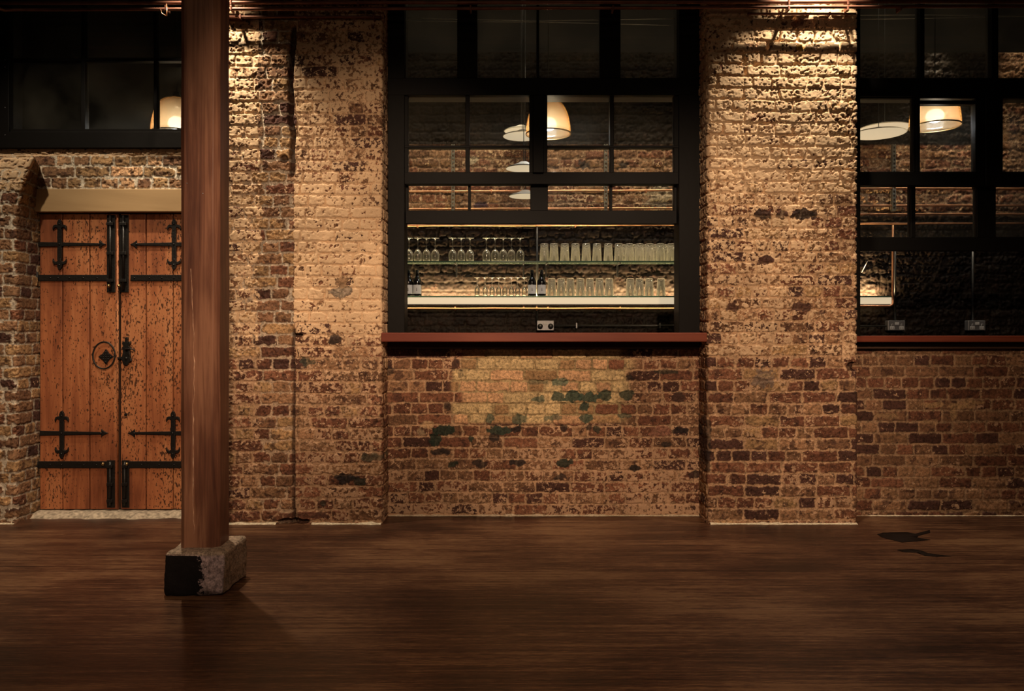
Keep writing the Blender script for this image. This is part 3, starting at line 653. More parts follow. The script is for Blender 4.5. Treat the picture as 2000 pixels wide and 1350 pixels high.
# right window
w3 = MB().box(2.235, 2.36, 5.20, 5.36, 1.22, 3.70)
members(w3, 5.20, 5.36, [(1640,2290,152,188), (1925,1959,186,362)], 5.20).box(2.235, 4.58, 5.20, 5.36, 3.62, 3.75).box(4.46, 4.6, 5.20, 5.36, 1.22, 3.7)
w3 = w3.build('window_3', M_FRAME, bevel=.004, kind='structure')
fr = members(MB(), 5.23, 5.30, [(1797,1806,TOP,152), (1937,1950,TOP,152), (2080,2092,TOP,152)], 5.23).build('fanlight_frame', M_FRAME, w3, .003)
panes(fr, 5.27, [(1680,1797,TOP,152), (1806,1937,TOP,152), (1950,2080,TOP,152), (2092,2250,TOP,152)])
us = members(MB(), 5.22, 5.27, [(1640,2290,335,362), (1790,1797,188,336), (1784,1790,192,336), (1905,1926,188,336), (1640,1926,188,192), (1797,1905,196,203), (2090,2098,188,336), (1959,2290,186,192)], 5.22).build('upper_sash', M_FRAME, w3, .003)
panes(us, 5.245, [(1660,1784,192,335), (1797,1905,203,335), (1959,2090,192,335), (2098,2240,192,335)])
ls = members(MB(), 5.30, 5.35, [(1640,2270,340,363), (1640,2270,463,490), (1779,1788,362,464), (1908,1945,362,464), (2066,2074,362,464)], 5.30).build('lower_sash', M_FRAME, w3, .003)
panes(ls, 5.325, [(1660,1779,363,463), (1788,1908,363,463), (1945,2066,363,463), (2074,2230,363,463)])
# left window over the door
w1 = members(MB(), 5.18, 5.33, [(-80,17,-80,258), (-80,430,257,289)], 5.18).box(-3.6, -2.08, 5.18, 5.3, 3.62, 3.75)
w1 = w1.build('window_1', M_FRAME, bevel=.004, kind='structure')
sh = members(MB(), 5.20, 5.25, [(158,166,-60,258), (300,306,-60,258), (10,430,114,119), (10,17,-60,258), (10,430,-66,-60), (10,420,252,258)], 5.20).build('glazing_bars', M_FRAME, w1, .002)
for a in ((17,158),(166,300),(306,372)):
    panes(sh, 5.225, [(a[0], a[1], TOP, 114), (a[0], a[1], 119, 252)])
for k, (y) in enumerate((117, 131, 210, 264)):
    MB().ball(PX(10, y, 5.178), .004, 8).build('screw_head', M_CHROME, w1)
st(MB().box(-4.6, -3.62, 5.2, 5.35, 2.49, 3.75), 'wall_back', M_DARK)
# room behind the left window
st(MB().box(-4.6, -2.1, 6.3, 6.4, 2.4, 4.3), 'wall_bar', M_DARK)

# sills ---------------------------------------------------------------
sl = MB().box(-.846, 1.262, 4.965, 5.19, 1.184, 1.2435).box(-.83, 1.25, 5.18, 5.50, 1.184, 1.236)
tag(sl.build('window_sill', M_SILL, bevel=.005), 'long red-stained timber sill under the centre window with the glass shelves', 'sill')
tag(MB().box(-.835, 1.262, 5.17, 5.212, 1.135, 1.182).build('sill_fascia', M_FASCIA, bevel=.004), 'dark timber batten under the centre red sill', 'batten')
s2 = MB().box(2.245, 4.59, 5.08, 5.50, 1.181, 1.222)
tag(s2.build('window_sill', M_SILL, bevel=.004), 'red-stained timber sill of the right window past the brick pier', 'sill')
tag(MB().box(2.25, 4.59, 5.165, 5.212, 1.135, 1.18).build('sill_fascia', M_FASCIA, bevel=.004), 'dark timber batten under the right red sill', 'batten')

# ------------------------------------------------------------------ timber column on its stone
def column():
    x0, x1, y0, y1, c = -1.605, -1.415, 3.70, 3.868, .025
    z0, z1 = .2035, 4.3; mb = MB()
    ring = [(x0+c, y0), (x1-c, y0), (x1, y0+c), (x1, y1-c), (x1-c, y1), (x0+c, y1), (x0, y1-c), (x0, y0+c)]
    n = 8; zs = np.linspace(z0, z1, 42); V = []
    for z in zs:
        for i, (x, y) in enumerate(ring):
            j = .0016*(vnoise(np.array([i*3.1]), np.array([z]), .35, 7)[0]-.5)*2
            V.append((x+j, y+j, z))
    Fc = [(a*n+i, a*n+(i+1) % n, (a+1)*n+(i+1) % n, (a+1)*n+i) for a in range(len(zs)-1) for i in range(n)]
    Fc += [tuple(range(n-1, -1, -1)), tuple((len(zs)-1)*n+i for i in range(n))]
    mb.add(V, Fc)
    root = empty('timber_column', (-1.51, 3.78, .2035))
    tag(root, 'tall chamfered reddish timber post standing on a stone block', 'post')
    mb.build('post', M_COLUMN, root, .002)
    # long drying crack: a pale splintered sliver following the grain
    ck = MB(); rnd = random.Random(3); pts = []
    for k, y in enumerate(range(525, 1050, 14)):
        x = 375+ (4*math.sin(y*.011)) + (0 if y < 800 else (y-800)*.035)+rnd.uniform(-1.2, 1.2)
        wd = rnd.choice((.0006, .0016, .0030, .0012)); p = PX(x, y, 3.699)
        pts.append((p, wd))
    V = []
    for (p, wd) in pts: V += [(p[0]-wd, 3.6995, p[2]), (p[0], 3.6965, p[2]), (p[0]+wd, 3.6995, p[2])]
    Fc = [(i*3+k, i*3+k+1, (i+1)*3+k+1, (i+1)*3+k) for i in range(len(pts)-1) for k in range(2)]
    ck.add(V, Fc); o = ck.build('splintered_crack', simple('pale_splinter', (.62,.40,.28), .6, var=.5, bscale=30), root); o['label'] = 'pale splintered crack along the grain'
    for (x, y) in ((396, 378), (365, 358)):
        MB().ball(PX(x, y, 3.699), .0035, 8, (1, .4, 1)).build('nail_head', M_CHROME, root)
column()
def stone():
    x0, x1, y0, y1, h = -1.643, -1.360, 3.627, 3.93, .2055
    bm = bmesh.new(); bmesh.ops.create_cube(bm, size=1)
    bmesh.ops.scale(bm, vec=(x1-x0, y1-y0, h), verts=bm.verts)
    bmesh.ops.bevel(bm, geom=[e for e in bm.edges], offset=.016, segments=3, affect='EDGES', profile=.6)
    bmesh.ops.subdivide_edges(bm, edges=bm.edges[:], cuts=7, use_grid_fill=True)
    for _ in range(1): bmesh.ops.subdivide_edges(bm, edges=[e for e in bm.edges if e.calc_length() > .012], cuts=2, use_grid_fill=True)
    bmesh.ops.triangulate(bm, faces=[f for f in bm.faces if len(f.verts) > 4])
    bm.normal_update(); cx, cy, cz = (x0+x1)/2, (y0+y1)/2, h/2
    co_ = np.array([v.co[:] for v in bm.verts]); no = np.array([v.normal[:] for v in bm.verts])
    a = co_[:, 0]+co_[:, 1]*.7; b = co_[:, 2]+co_[:, 1]*.5
    d = (fbm(a, b, .05, 5, 4)-.5)*.008+(fbm(a, b, .18, 6, 2)-.5)*.012
    # knocked off corner at the front right bottom
    new = co_+no*d[:, None]; new[:, 2] = np.clip(new[:, 2], -h/2, h/2+.004)
    for v, p in zip(bm.verts, new): v.co = p
    # colours: front face worn black paint to the left, chalky stone to the right
    X, Y, Z = co_[:, 0]+cx, co_[:, 1]+cy, co_[:, 2]+cz
    stonec = A3(.36,.27,.20)*(.75+.5*fbm(a, b, .05, 8, 4))[:, None]
    pn = fbm(X*1.0, Z*2.2, .022, 9, 4, .7)
    k = 1.35-1.6*sst(-1.57, -1.36, X)+.4*(fbm(X, Z, .1, 10, 2)-.5)
    front = sst(.3, .7, -no[:, 1])*(1-sst(.185, .20, Z))
    lil = A3(.50,.38,.41)
    c = mixc(stonec, lil*(.7+.6*pn)[:, None], front*.8); score = np.where(front > .5, k, -1.0)
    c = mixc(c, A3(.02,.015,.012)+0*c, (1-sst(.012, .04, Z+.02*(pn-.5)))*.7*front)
    me = bpy.data.meshes.new('column_base_stone'); bm.to_mesh(me); bm.free()
    ca = me.color_attributes.new('Col', 'FLOAT_COLOR', 'POINT')
    ca.data.foreach_set('color', np.concatenate([np.clip(c, 0, 1), np.ones((len(c), 1))], 1).astype(np.float32).ravel())
    pa = me.color_attributes.new('Pnt', 'FLOAT_COLOR', 'POINT')
    pa.data.foreach_set('color', np.stack([np.clip(score*.25+.5, 0, 1), 0*score+.5, 0*score, 0*score+1], -1).astype(np.float32).ravel())
    for p in me.polygons: p.use_smooth = True
    me.materials.append(M_STONE)
    o = bpy.data.objects.new('column_base_stone', me); C.objects.link(o); o.location = (cx, cy, cz)
    tag(o, 'rough stone block with worn black paint on its front, under the timber post', 'stone block')
stone()

# ------------------------------------------------------------------ the double door
def sx(x): return wx(x, Yd)
def sz(y): return wz(y, Yd)
def door_leaf(xa, xb, joints, kindlabel):
    mbs = MB(); xs = [xa]+joints+[xb]
    root = bpy.data.objects.new('x', None)
    for a, b in zip(xs[:-1], xs[1:]):
        mbs.box(sx(a)+.003, sx(b)-.003, Yd, Yd+.045, sz(995), sz(418))
    o = mbs.build('door_1' if xa < 200 else 'door_2', M_DOOR, bevel=.005, kind='structure')
    bk = MB().box(sx(xa), sx(xb), Yd+.03, Yd+.05, sz(995), sz(418)).build('backing_board', M_DARK, o)
    return o
lf = door_leaf(77, 229, [122, 175], 'left'); rt = door_leaf(235, 392, [285, 338], 'right')
st(MB().box(sx(229)-.0, sx(235), Yd+.02, Yd+.05, sz(995), sz(418)), 'trim_7', M_FASCIA)
# half round bead covering the meeting of the leaves
MB().tube([(sx(230.5), Yd-.004, sz(995)), (sx(230.5), Yd-.004, sz(419))], .006, 10).build('meeting_bead', M_DOOR, lf)
YI = Yd-.008
def strap(parent, xa, xb, ya, yb, nails, knob=None):
    mb = MB().box(sx(min(xa, xb)), sx(max(xa, xb)), YI-.002, Yd+.002, sz(yb), sz(ya))
    o = mb.build('hinge_strap', M_IRON, parent, .002)
    n = MB()
    for x in nails: n.ball((sx(x), YI-.003, sz((ya+yb)/2)), .006, 8, (1, .6, 1))
    if nails: n.build('nails', M_IRON, o)
    return o
def fleur_poly(cx, cy, sgn, s=1.0):
    """fleur end in photo pixels round (cx,cy); sgn -1 points up, +1 down"""
    P = [(3.5, 0), (4.5, 5), (9, 7.5), (14, 4), (15.5, -1), (16.5, 5), (14.5, 11), (9.5, 13.5), (5.5, 12.5), (5.5, 18), (3.5, 23), (0, 27)]
    L = [(-x, y) for x, y in P[::-1][1:]]
    return [(cx+x*s, cy+sgn*y*s) for x, y in P+L]
def cross_strap(parent, cx, yc, y_top, y_bot, x_hinge, x_tip, mirror):
    """decorative hinge: tapered horizontal bar with arrow tip crossed by an upright with fleur ends"""
    mb = MB(); d = 1 if x_tip > x_hinge else -1
    hb = [(x_hinge, yc-4.5), (x_tip-12*d, yc-2.2), (x_tip-12*d, yc-8), (x_tip-9*d, yc-5), (x_tip-6*d, yc-3), (x_tip+1*d, yc), (x_tip-6*d, yc+3), (x_tip-9*d, yc+5), (x_tip-12*d, yc+8), (x_tip-12*d, yc+2.2), (x_hinge, yc+4.5)]
    pol = [(sx(x), sz(y)) for x, y in hb]
    mb.prism(pol, YI-.003, Yd+.002)
    mb.box(sx(cx-4.2), sx(cx+4.2), YI-.005, Yd+.002, sz(y_bot), sz(y_top))
    for sgn, yy in ((-1, y_top+2), (1, y_bot-2)):
        mb.prism([(sx(x), sz(y)) for x, y in fleur_poly(cx, yy, sgn, .82)], YI-.006, Yd+.002)
    o = mb.build('cross_hinge', M_IRON, parent, .0015)
    b = MB()
    for (x, y) in ((cx, yc), (cx, y_top-10), (cx, y_bot+10), (x_tip-12*d, yc)): b.ball((sx(x), YI-.006, sz(y)), .007, 8, (1, .7, 1))
    b.build('rivets', M_IRON, o); return o
def bolt(parent, xa, xb, ya, yb, knobx, knoby):
    mb = MB().box(sx(xa), sx(xb), YI-.002, Yd+.002, sz(yb), sz(ya))
    o = mb.build('bolt_plate', M_IRON, parent, .002)
    xc = (xa+xb)/2; MB().tube([(sx(xc), YI-.010, sz(yb-4)), (sx(xc), YI-.010, sz(ya+2))], .008, 12).build('bolt_rod', M_IRON, o)
    k = MB()
    for t in (.12, .5, .85):
        y = ya+(yb-ya)*t; k.box(sx(xa+2), sx(xb-2), YI-.021, YI, sz(y+3), sz(y-3))
    k.build('staples', M_IRON, o, .002)
    kb = MB().ball((sx(knobx), YI-.024, sz(knoby)), .011, 14); kb.build('brass_knob', M_BRASS, o)['label'] = 'round brass knob'
    return o
strap(lf, 75, 211, 537, 549, (100, 115, 137, 164, 191)); strap(rt, 256, 392, 537, 549, (264, 293, 317, 341, 366))
strap(lf, 73, 211, 901, 914, (100, 122, 165, 190)); strap(rt, 252, 392, 901, 914, (278, 312, 341, 366))
for y in (536, 900):                                            # hinge knuckles on the jamb
    MB().tube([(sx(74), YI-.006, sz(y+24)), (sx(74), YI-.006, sz(y-4))], .012, 12).build('hinge_knuckle', M_IRON, lf)
cross_strap(lf, 118, 477.5, 448, 508, 76, 207, False); cross_strap(rt, 341, 477.5, 448, 508, 392, 256, True)
cross_strap(lf, 122, 846, 822, 876, 79, 211, False); cross_strap(rt, 339, 846, 822, 876, 392, 252, True)
bolt(lf, 210, 226, 420, 571, 217, 559); bolt(rt, 235, 252, 420, 571, 237, 559)
bolt(lf, 210, 225, 899, 991, 206, 905); bolt(rt, 239, 253, 899, 991, 252, 905)
# ring handle with a diamond rose on the left leaf
rp = MB().prism([(sx(208+15*a), sz(697+15*b)) for a, b in ((1,0),(.42,.42),(0,1),(-.42,.42),(-1,0),(-.42,-.42),(0,-1),(.42,-.42))], YI-.002, Yd+.002)
rose = rp.build('handle_rose', M_IRON, lf, .0015)
dots = MB()
for i in range(-2, 3):
    for j in range(-2, 3):
        if abs(i)+abs(j) <= 2: dots.ball((sx(208+i*4.6), YI-.003, sz(697+j*4.6)), .0055, 6, (1, .6, 1))
dots.build('studs', M_IRON, rose)
rpts = [(sx(206+21.5*math.cos(t)), YI-.012-.004*math.sin(t), sz(694+26*math.sin(t))) for t in np.linspace(0, 2*math.pi, 41)]
MB().tube(rpts, .0055, 8, False).build('ring_handle', M_IRON, lf)
# lever lock on the right leaf
lk = MB().prism([(sx(x), sz(y)) for x, y in ((243,712),(241,704),(238,701),(232,703),(232,698),(240,697),(242,690),(242,684),(240,679),(243,676),(240,670),(243,667),(246,668),(246,661),(249,658),(252,661),(251,668),(256,667),(257,671),(254,676),(257,679),(255,684),(256,690),(257,700),(259,705),(254,708),(250,714))], YI-.010, Yd+.002)
lk = lk.build('lock_plate', M_IRON, rt, .002)
MB().tube([(sx(250), YI-.012, sz(683)), (sx(251), YI-.035, sz(682)), (sx(262), YI-.04, sz(681)), (sx(268), YI-.038, sz(683)), (sx(270), YI-.036, sz(687))], [.006,.006,.005,.004,.004], 8).build('lever', M_IRON, lk)
MB().ball((sx(249), YI-.012, sz(700)), .010, 10, (1,.6,1)).build('lock_boss', M_IRON, lk)
MB().tube([(sx(246), Yd-.004, sz(810)), (sx(246), Yd+.01, sz(810))], .011, 14).build('keyhole_plate', M_IRON, rt)
MB().box(sx(76), sx(392), Yd+.0, Yd+.05, sz(418), sz(413)).build('door_head', M_FASCIA, lf)

# ------------------------------------------------------------------ pipes under the ceiling
def pipe(name, pts, r, m, label, clips=(), clipmat=None, vertical=False):
    root = tag(MB().tube(pts, r, 12).build(name, m), label, 'pipe')
    for c in clips:
        k = MB()
        if vertical: k.box(c[0]-r*1.6, c[0]+r*1.6, c[1]-r*1.3, c[1]+.03, c[2]-.006, c[2]+.006)
        else: k.box(c[0]-.006, c[0]+.006, c[1]-r*1.35, c[1]+.045, c[2]-r*1.6, c[2]+r*1.35)
        k.build('pipe_clip', clipmat or m, root, .002)
    return root
Yp = 4.90
def row(y0, y1, Y, xs=(-60, 2090), n=24, wob=.6, seed=1):
    r = random.Random(seed); out = []
    for i in range(n):
        x = xs[0]+(xs[1]-xs[0])*i/(n-1); out.append(PX(x, y0+(y1-y0)*i/(n-1)+r.uniform(-wob, wob)*.5, Y))
    return out
cl = lambda xs, y, Y: [PX(x, y, Y) for x in xs]
pipe('ceiling_pipe', [PX(-30, 8, 4.7), PX(8, 20, 4.86)]+row(19, 17, Yp, (30, 740), 10)+row(17, 12, Yp, (760, 2090), 16, .6, 4), .0105, M_OLDCOPPER,
     'lowest thin copper pipe crossing the top of the wall', cl((325, 452, 919, 1197, 1540, 1655, 1758), 16, Yp))
pipe('ceiling_pipe', row(6, 3, 4.93), .012, M_OLDCOPPER, 'second thin copper pipe just above the lowest one', cl((452, 700, 1540, 1655), 5, 4.93))
pipe('ceiling_pipe', row(-4, -6, 4.93, seed=5), .012, M_OLDCOPPER, 'topmost thin copper pipe at the upper edge of the wall')
tag(MB().tube([PX(325, 8, 4.89), PX(326, 20, 4.87), PX(325, 31, 4.87)], .004, 8).tube([PX(325, 31, 4.87), PX(316, 26, 4.87), PX(314, 18, 4.88)], .002, 6).build('hanging_hook', M_COPPER),
    'small copper hook hanging from the lowest ceiling pipe beside the timber post', 'hook')
pipe('wall_conduit', row(33, 33, 4.965, (444, 745), 8), .009, M_OLDCOPPER, 'dark conduit on the left pier below the copper pipes', cl((470, 600, 730), 33, 4.965))
pipe('wall_conduit', row(27, 27, 4.965, (1460, 1672), 8), .008, M_OLDCOPPER, 'dark conduit on the right pier below the copper pipes', cl((1525, 1620), 27, 4.965))

# ------------------------------------------------------------------ behind the bar
YB = 6.57
def bpipe(pts, r, label, clips=(), m=None): return pipe('bar_pipe', pts, r, m or M_COPPER, label, clips)
BX = (700, 2030)
bpipe(row(441, 438, YB-.03, (700, 1500), 12, 1.0, 2), .010, 'copper pipe along the back wall just below the raised centre sash', cl((815, 1124), 440, YB-.03))
bpipe(row(375, 371, YB-.03, (700, 1500), 12, .6, 3), .009, 'upper copper pipe seen through the small panes of the centre window', cl((960, 1262), 373, YB-.03))
bpipe(row(409, 406, YB-.03, (700, 1500), 12, .6, 8), .009, 'lower copper pipe seen through the small panes of the centre window', cl((1010, 1115), 408, YB-.03))
for y, w_, n in ((368, .010, 'first'), (402, .009, 'second'), (419, .009, 'third'), (437, .008, 'fourth')):
    bpipe(row(y, y+(1 if y < 400 else -.5), YB-.03, (1550, 2030), 10, .6, y), w_, n+' copper pipe from the top behind the right window panes')
# perforated uprights on the band of bare brick
M_GALV = simple('galvanised_steel', (.25,.24,.20), .5, .7)
for x, nm in ((885, 'perforated steel upright behind the left panes of the centre window'), (1183, 'perforated steel upright behind the right panes of the centre window'), (1745, 'perforated steel upright behind the left panes of the right window')):
    X = wx(x, YB-.03); mb = MB().box(X-.014, X-.007, YB-.045, YB-.01, wz(413, YB), wz(284, YB)).box(X+.007, X+.014, YB-.045, YB-.01, wz(413, YB), wz(284, YB))
    z = wz(413, YB)
    while z < wz(284, YB): mb.box(X-.008, X+.008, YB-.043, YB-.012, z, z+.016); z += .034
    tag(mb.build('steel_upright', M_GALV), nm, 'upright')

# shelves
YS0, YS1 = 6.36, 6.56
zU = wz(512, YS0); zL = wz(580, YS0)
def shelf(name, xa, xb, z, label, brx):
    root = empty(name, ((xa+xb)/2, YS1, z)); tag(root, label, 'shelf')
    MB().box(xa, xb, YS0, YS1, z, z+.009).build('glass_board', M_SHELFGLASS, root, .001)
    e = MB().box(xa, xb, YS0-.0015, YS0, z, z+.009).build('glass_edge', M_GEDGE, root); e['label'] = 'green polished front edge'
    for x in brx:
        X = wx(x, YS0+.05)
        b = MB().box(X-.005, X+.005, YS0+(.03 if z == zU else .08), YS1+.03, z-.010, z)
        if z == zU: b.box(X-.006, X+.006, YS1-.005, YS1+.03, z-.11, z)
        b.build('bracket', M_BLACKP, root, .001)
    return root
M_GEDGE = simple('green_glass_edge', (.07,.17,.10), .2, spec=.6)
XR = wx(1745, YS0)
shelf('glass_shelf', wx(720, YS0), wx(1500, YS0), zU, 'upper glass shelf carrying large wine glasses and pint glasses', (889, 1023, 1068, 1211))
shelf('glass_shelf', wx(720, YS0), XR, zL, 'lower glass shelf over the light strip with small glasses and bottles', (889, 1023, 1048, 1070, 1211, 1690))
# light strip under the lower shelf
M_LED = emis('lit_diffuser', (1.0, .80, .52), .42)
ld = empty('shelf_light', (0, 6.45, zL-.02)); tag(ld, 'long cream light strip fixed under the lower glass shelf', 'strip light')
zt = wz(581, 6.37); zb = wz(594, 6.37)
MB().box(wx(720, 6.37), XR-.01, 6.37, 6.395, zb, zt).build('diffuser', M_LED, ld, .002)
MB().box(wx(720, 6.37), XR-.01, 6.372, 6.42, zb-.008, zb-.001).build('housing', M_BLACKP, ld)
def strip_light(x0, x1, y, z, tgt, power, sy=.03):
    o = area(((x0+x1)/2, y, z), ((x0+x1)/2, tgt[0], tgt[1]), power, (1.0, .70, .36), abs(x1-x0), sy, 'strip_lamp'); return o
strip_light(wx(700, 6.4), wx(1500, 6.4), 6.54, zL+.014, (6.60, zL+.12), 48, .015)
strip_light(wx(700, 6.4), wx(1500, 6.4), 6.50, zb-.012, (6.60, zb-.06), 1.0, .02)
strip_light(wx(1600, 6.4), XR-.02, 6.54, zL+.014, (6.60, zL+.12), 17, .015)
strip_light(wx(1600, 6.4), XR-.02, 6.50, zb-.012, (6.60, zb-.06), .25, .02)
bpipe(row(603, 603, YB-.05, (700, 1560), 14, .8, 9), .011, 'copper pipe running below the light strip behind the centre opening', cl((889, 1023, 1048, 1070, 1211), 603, YB-.035))
strip_light(wx(700, 6.4), wx(1500, 6.4), 6.405, zL-.006, (6.40, zL+1), 5, .03)
# pipe with a bend beside the right hand end of the shelf
pp = [PX(x, 598, 6.345) for x in (1560, 1640, 1738)]+[PX(1742, 596, 6.345), PX(1744, 592, 6.345)]+[PX(1744, y, 6.345) for y in (570, 530, 490, 440)]
tag(MB().tube(pp, .009, 12).build('bar_pipe', M_COPPER), 'gold-lit copper pipe that bends upward at the end of the lower shelf', 'pipe')
tag(MB().tube([PX(1694, 511, 6.46), PX(1683, 532, 6.60)], .004, 8).build('shelf_stay', M_CHROME), 'thin slanted metal stay behind the left end of the right opening', 'stay')

# --- glassware
def wine_mesh(name, h, rb, rf, stem):
    """wine glass standing upside down on its rim"""
    bowl = h*.52; t = .0012; o = []
    def bowlprof(r):
        return [(r*.86, 0), (r*.93, bowl*.22), (r*1.0, bowl*.50), (r*.93, bowl*.70), (r*.68, bowl*.88), (r*.32, bowl*.98), (.0048, bowl*1.08)]
    out = bowlprof(rb); inn = [(max(r-t, .0005), z-(t*1.4 if i > 3 else 0)) for i, (r, z) in enumerate(out)]; inn[-1] = (.0006, bowl*.99)
    prof = inn[::-1]+out+[(stem, bowl*1.2), (stem*.85, h*.80), (stem*1.2, h*.92), (rf*.30, h*.965), (rf*.8, h*.985), (rf, h*.992), (rf, h), (.0006, h)]
    mb = MB().lathe(prof, n=20); o = mb.build(name, M_GLASS); return o
def tumbler_mesh(name, h, rt, rb):
    """tumbler upside down: rim (rt) below, base (rb) on top"""
    t = .0022; b = .010
    prof = [(.0006, h-b), (rb-t, h-b-.002), (rt-t, .001), (rt-.0007, 0), (rt, .002), (rb*.5+rt*.5+.0004, h*.5), (rb, h-.004), (rb-.003, h), (.0006, h-.002)]
    mb = MB().lathe(prof, n=20); return mb.build(name, M_GLASS)
ORD = ['first', 'second', 'third', 'fourth', 'fifth', 'sixth', 'seventh', 'eighth', 'ninth', 'tenth', 'eleventh', 'twelfth', 'thirteenth']
def place(proto, first, x, Y, z, label, cat, group):
    o = proto if first else proto.copy()
    if not first: C.objects.link(o)
    o.location = (wx(x, Y), Y, z); o.rotation_euler.z = random.uniform(0, 6.28); tag(o, label, cat, group); return o
zu = zU+.0095; zl = zL+.0095; Yg = 6.43
wine = wine_mesh('wine_glass', .198, .0345, .0345, .0036); k = 0
for grp, xs in (('left', (799,816,833,850)), ('middle', (884,901,918)), ('right', (950,967,983,999,1016))):
    for i, x in enumerate(xs):
        place(wine, k == 0, x, Yg, zu, f'upturned wine glass on the upper shelf, {ORD[i]} from left in the {grp} cluster', 'wine glass', 'large wine glasses on the upper glass shelf'); k += 1
tum = tumbler_mesh('pint_glass', .150, .0400, .033)
for i, x in enumerate((1063,1082,1103,1124,1145,1166,1188,1208.5,1229,1249,1269,1290,1311)):
    place(tum, i == 0, x, Yg-.01, zu, f'upturned pint glass in the front row of the upper shelf, {ORD[i]} from left', 'pint glass', 'pint glasses on the upper glass shelf')
for i, x in enumerate((1218, 1238, 1258, 1278, 1299, 1319)):
    place(tum, False, x, Yg+.082, zu, f'upturned pint glass in the rear row of the upper shelf, {ORD[i]} from left', 'pint glass', 'pint glasses on the upper glass shelf')
sh_ = wine_mesh('small_wine_glass', .155, .0225, .0250, .0030)
for i, x in enumerate((932,947.5,961,974,986,999,1011,1024)):
    place(sh_, i == 0, x, Yg, zl, f'small upturned stemmed glass on the lower shelf, {ORD[i]} from left', 'wine glass', 'small stemmed glasses on the lower glass shelf')
tm2 = tumbler_mesh('tumbler', .148, .0375, .031)
for i, x in enumerate((1077.5,1096,1114,1133.5,1152,1171,1190)):
    place(tm2, i == 0, x, Yg-.01, zl, f'upturned tumbler on the lower shelf right of the bottles, {ORD[i]} from left', 'tumbler', 'tumblers on the lower glass shelf')
for i, x in enumerate((1231,1249,1268,1291)):
    place(tm2, False, x, Yg-.01, zl, f'upturned tumbler in the far right cluster of the lower shelf, {ORD[i]} from left', 'tumbler', 'tumblers on the lower glass shelf')
# --- bottles
def bottle(x, label):
    root = empty('bottle', (wx(x, 6.42), 6.42, zl)); tag(root, label, 'bottle', 'dark labelled bottles on the lower glass shelf')
    if not hasattr(bottle, 'm'):
        c = (0, 0, 0)
        a = MB().lathe([(.0005, 0), (.034, 0), (.0365, .004), (.0365, .115), (.034, .130), (.024, .150), (.0155, .168), (.0135, .200), (.0145, .202), (.0145, .214), (.0135, .216), (.0005, .216)], c, 24)
        b = MB(); V = []; n = 14
        for i in range(n+1):
            t = math.radians(-90-68+136*i/n); V += [(.0371*math.cos(t), .0371*math.sin(t), .018), (.0371*math.cos(t), .0371*math.sin(t), .093)]
        b.add(V, [(2*i, 2*i+2, 2*i+3, 2*i+1) for i in range(n)], True)
        d = MB().box(-.0022, .0028, -.0384, -.0366, .040, .056).box(-.0026, .0026, -.0384, -.0366, .060, .066)
        e = MB().lathe([(.0150, .188), (.0152, .190), (.0152, .2165), (.0140, .2185), (.0005, .2185)], c, 20)
        bottle.m = [q.build(nm, mm, root) for q, nm, mm in ((a, 'glass_body', M_BOTTLE), (b, 'label', M_LABEL), (e, 'foil_cap', M_BLACKP))]
        bottle.p = d.build('printed_mark', M_INK, bottle.m[1]); bottle.p.location = (0, 0, 0)
        for q in bottle.m+[bottle.p]: q.location = (0, 0, 0)
    else:
        for q in bottle.m:
            r = q.copy(); C.objects.link(r); r.parent = root
            if q is bottle.m[1]:
                s = bottle.p.copy(); C.objects.link(s); s.parent = r
    root.rotation_euler.z = 0
bottle(798, 'dark bottle with pale label at the far left end of the lower shelf')
bottle(815, 'dark bottle with pale label, second from the left end of the lower shelf')
bottle(1039, 'dark bottle with pale label standing beside the last small stemmed glass')
bottle(1058, 'dark bottle with pale label standing beside the first lower tumbler')

# sockets -------------------------------------------------------------
def socket(x, y, label, plugs=False):
    Y = YB-.02; c = PX(x, y, Y); root = empty('power_socket', c); tag(root, label, 'socket')
    MB().box(c[0]-.073, c[0]+.073, Y-.028, Y+.03, c[2]-.043, c[2]+.043).build('back_box', M_CHROME, root, .006)
    f = MB().box(c[0]-.071, c[0]+.071, Y-.032, Y-.028, c[2]-.041, c[2]+.041).build('face_plate', M_CHROME, root, .002)
    MB().box(c[0]-.017, c[0]+.017, Y-.036, Y-.031, c[2]+.006, c[2]+.028).build('rocker_switch', M_WHITE, f, .001)
    for s in (-1, 1):
        X = c[0]+s*.040
        if plugs:
            MB().lathe([(.0005, 0), (.020, 0), (.022, .004), (.022, .02), (.024, .024)], (0, 0, 0), 16).build('plug', M_BLACKP, root).matrix_local = Matrix.Translation((s*.044, -.054, -.006)) @ Matrix.Rotation(-math.pi/2, 4, 'X')
        else:
            MB().box(X-.019, X+.019, Y-.0345, Y-.031, c[2]-.034, c[2]-.006).box(X-.006, X+.006, Y-.0345, Y-.031, c[2]-.008, c[2]+.014).build('socket_insert', M_WHITE, f, .001)
            MB().box(X-.003, X+.003, Y-.036, Y-.0343, c[2]-.002, c[2]+.010).box(X-.013, X-.006, Y-.036, Y-.0343, c[2]-.024, c[2]-.019).box(X+.006, X+.013, Y-.036, Y-.0343, c[2]-.024, c[2]-.019).build('pin_holes', M_BLACKP, f)
socket(1065, 636, 'steel double socket with two black plugs behind the centre sill', True)
socket(1748, 636, 'steel double socket behind the right sill, nearer the brick pier')
socket(1904, 636, 'steel double socket behind the right sill, nearer the picture edge')
M_CONDUIT = simple('dark_metal_conduit', (.05,.05,.048), .35, .5)
def conduit(pts, label, r=.009): return tag(MB().tube(pts, r, 10).build('conduit', M_CONDUIT), label, 'conduit')
conduit([PX(1083, 636, YB-.03), PX(1560, 636, YB-.03)], 'thin dark conduit running right from the socket with plugs', .007)
conduit([PX(1550, 637, YB-.031), PX(1731, 637, YB-.031)], 'thin dark conduit running left from the socket nearer the pier', .007)
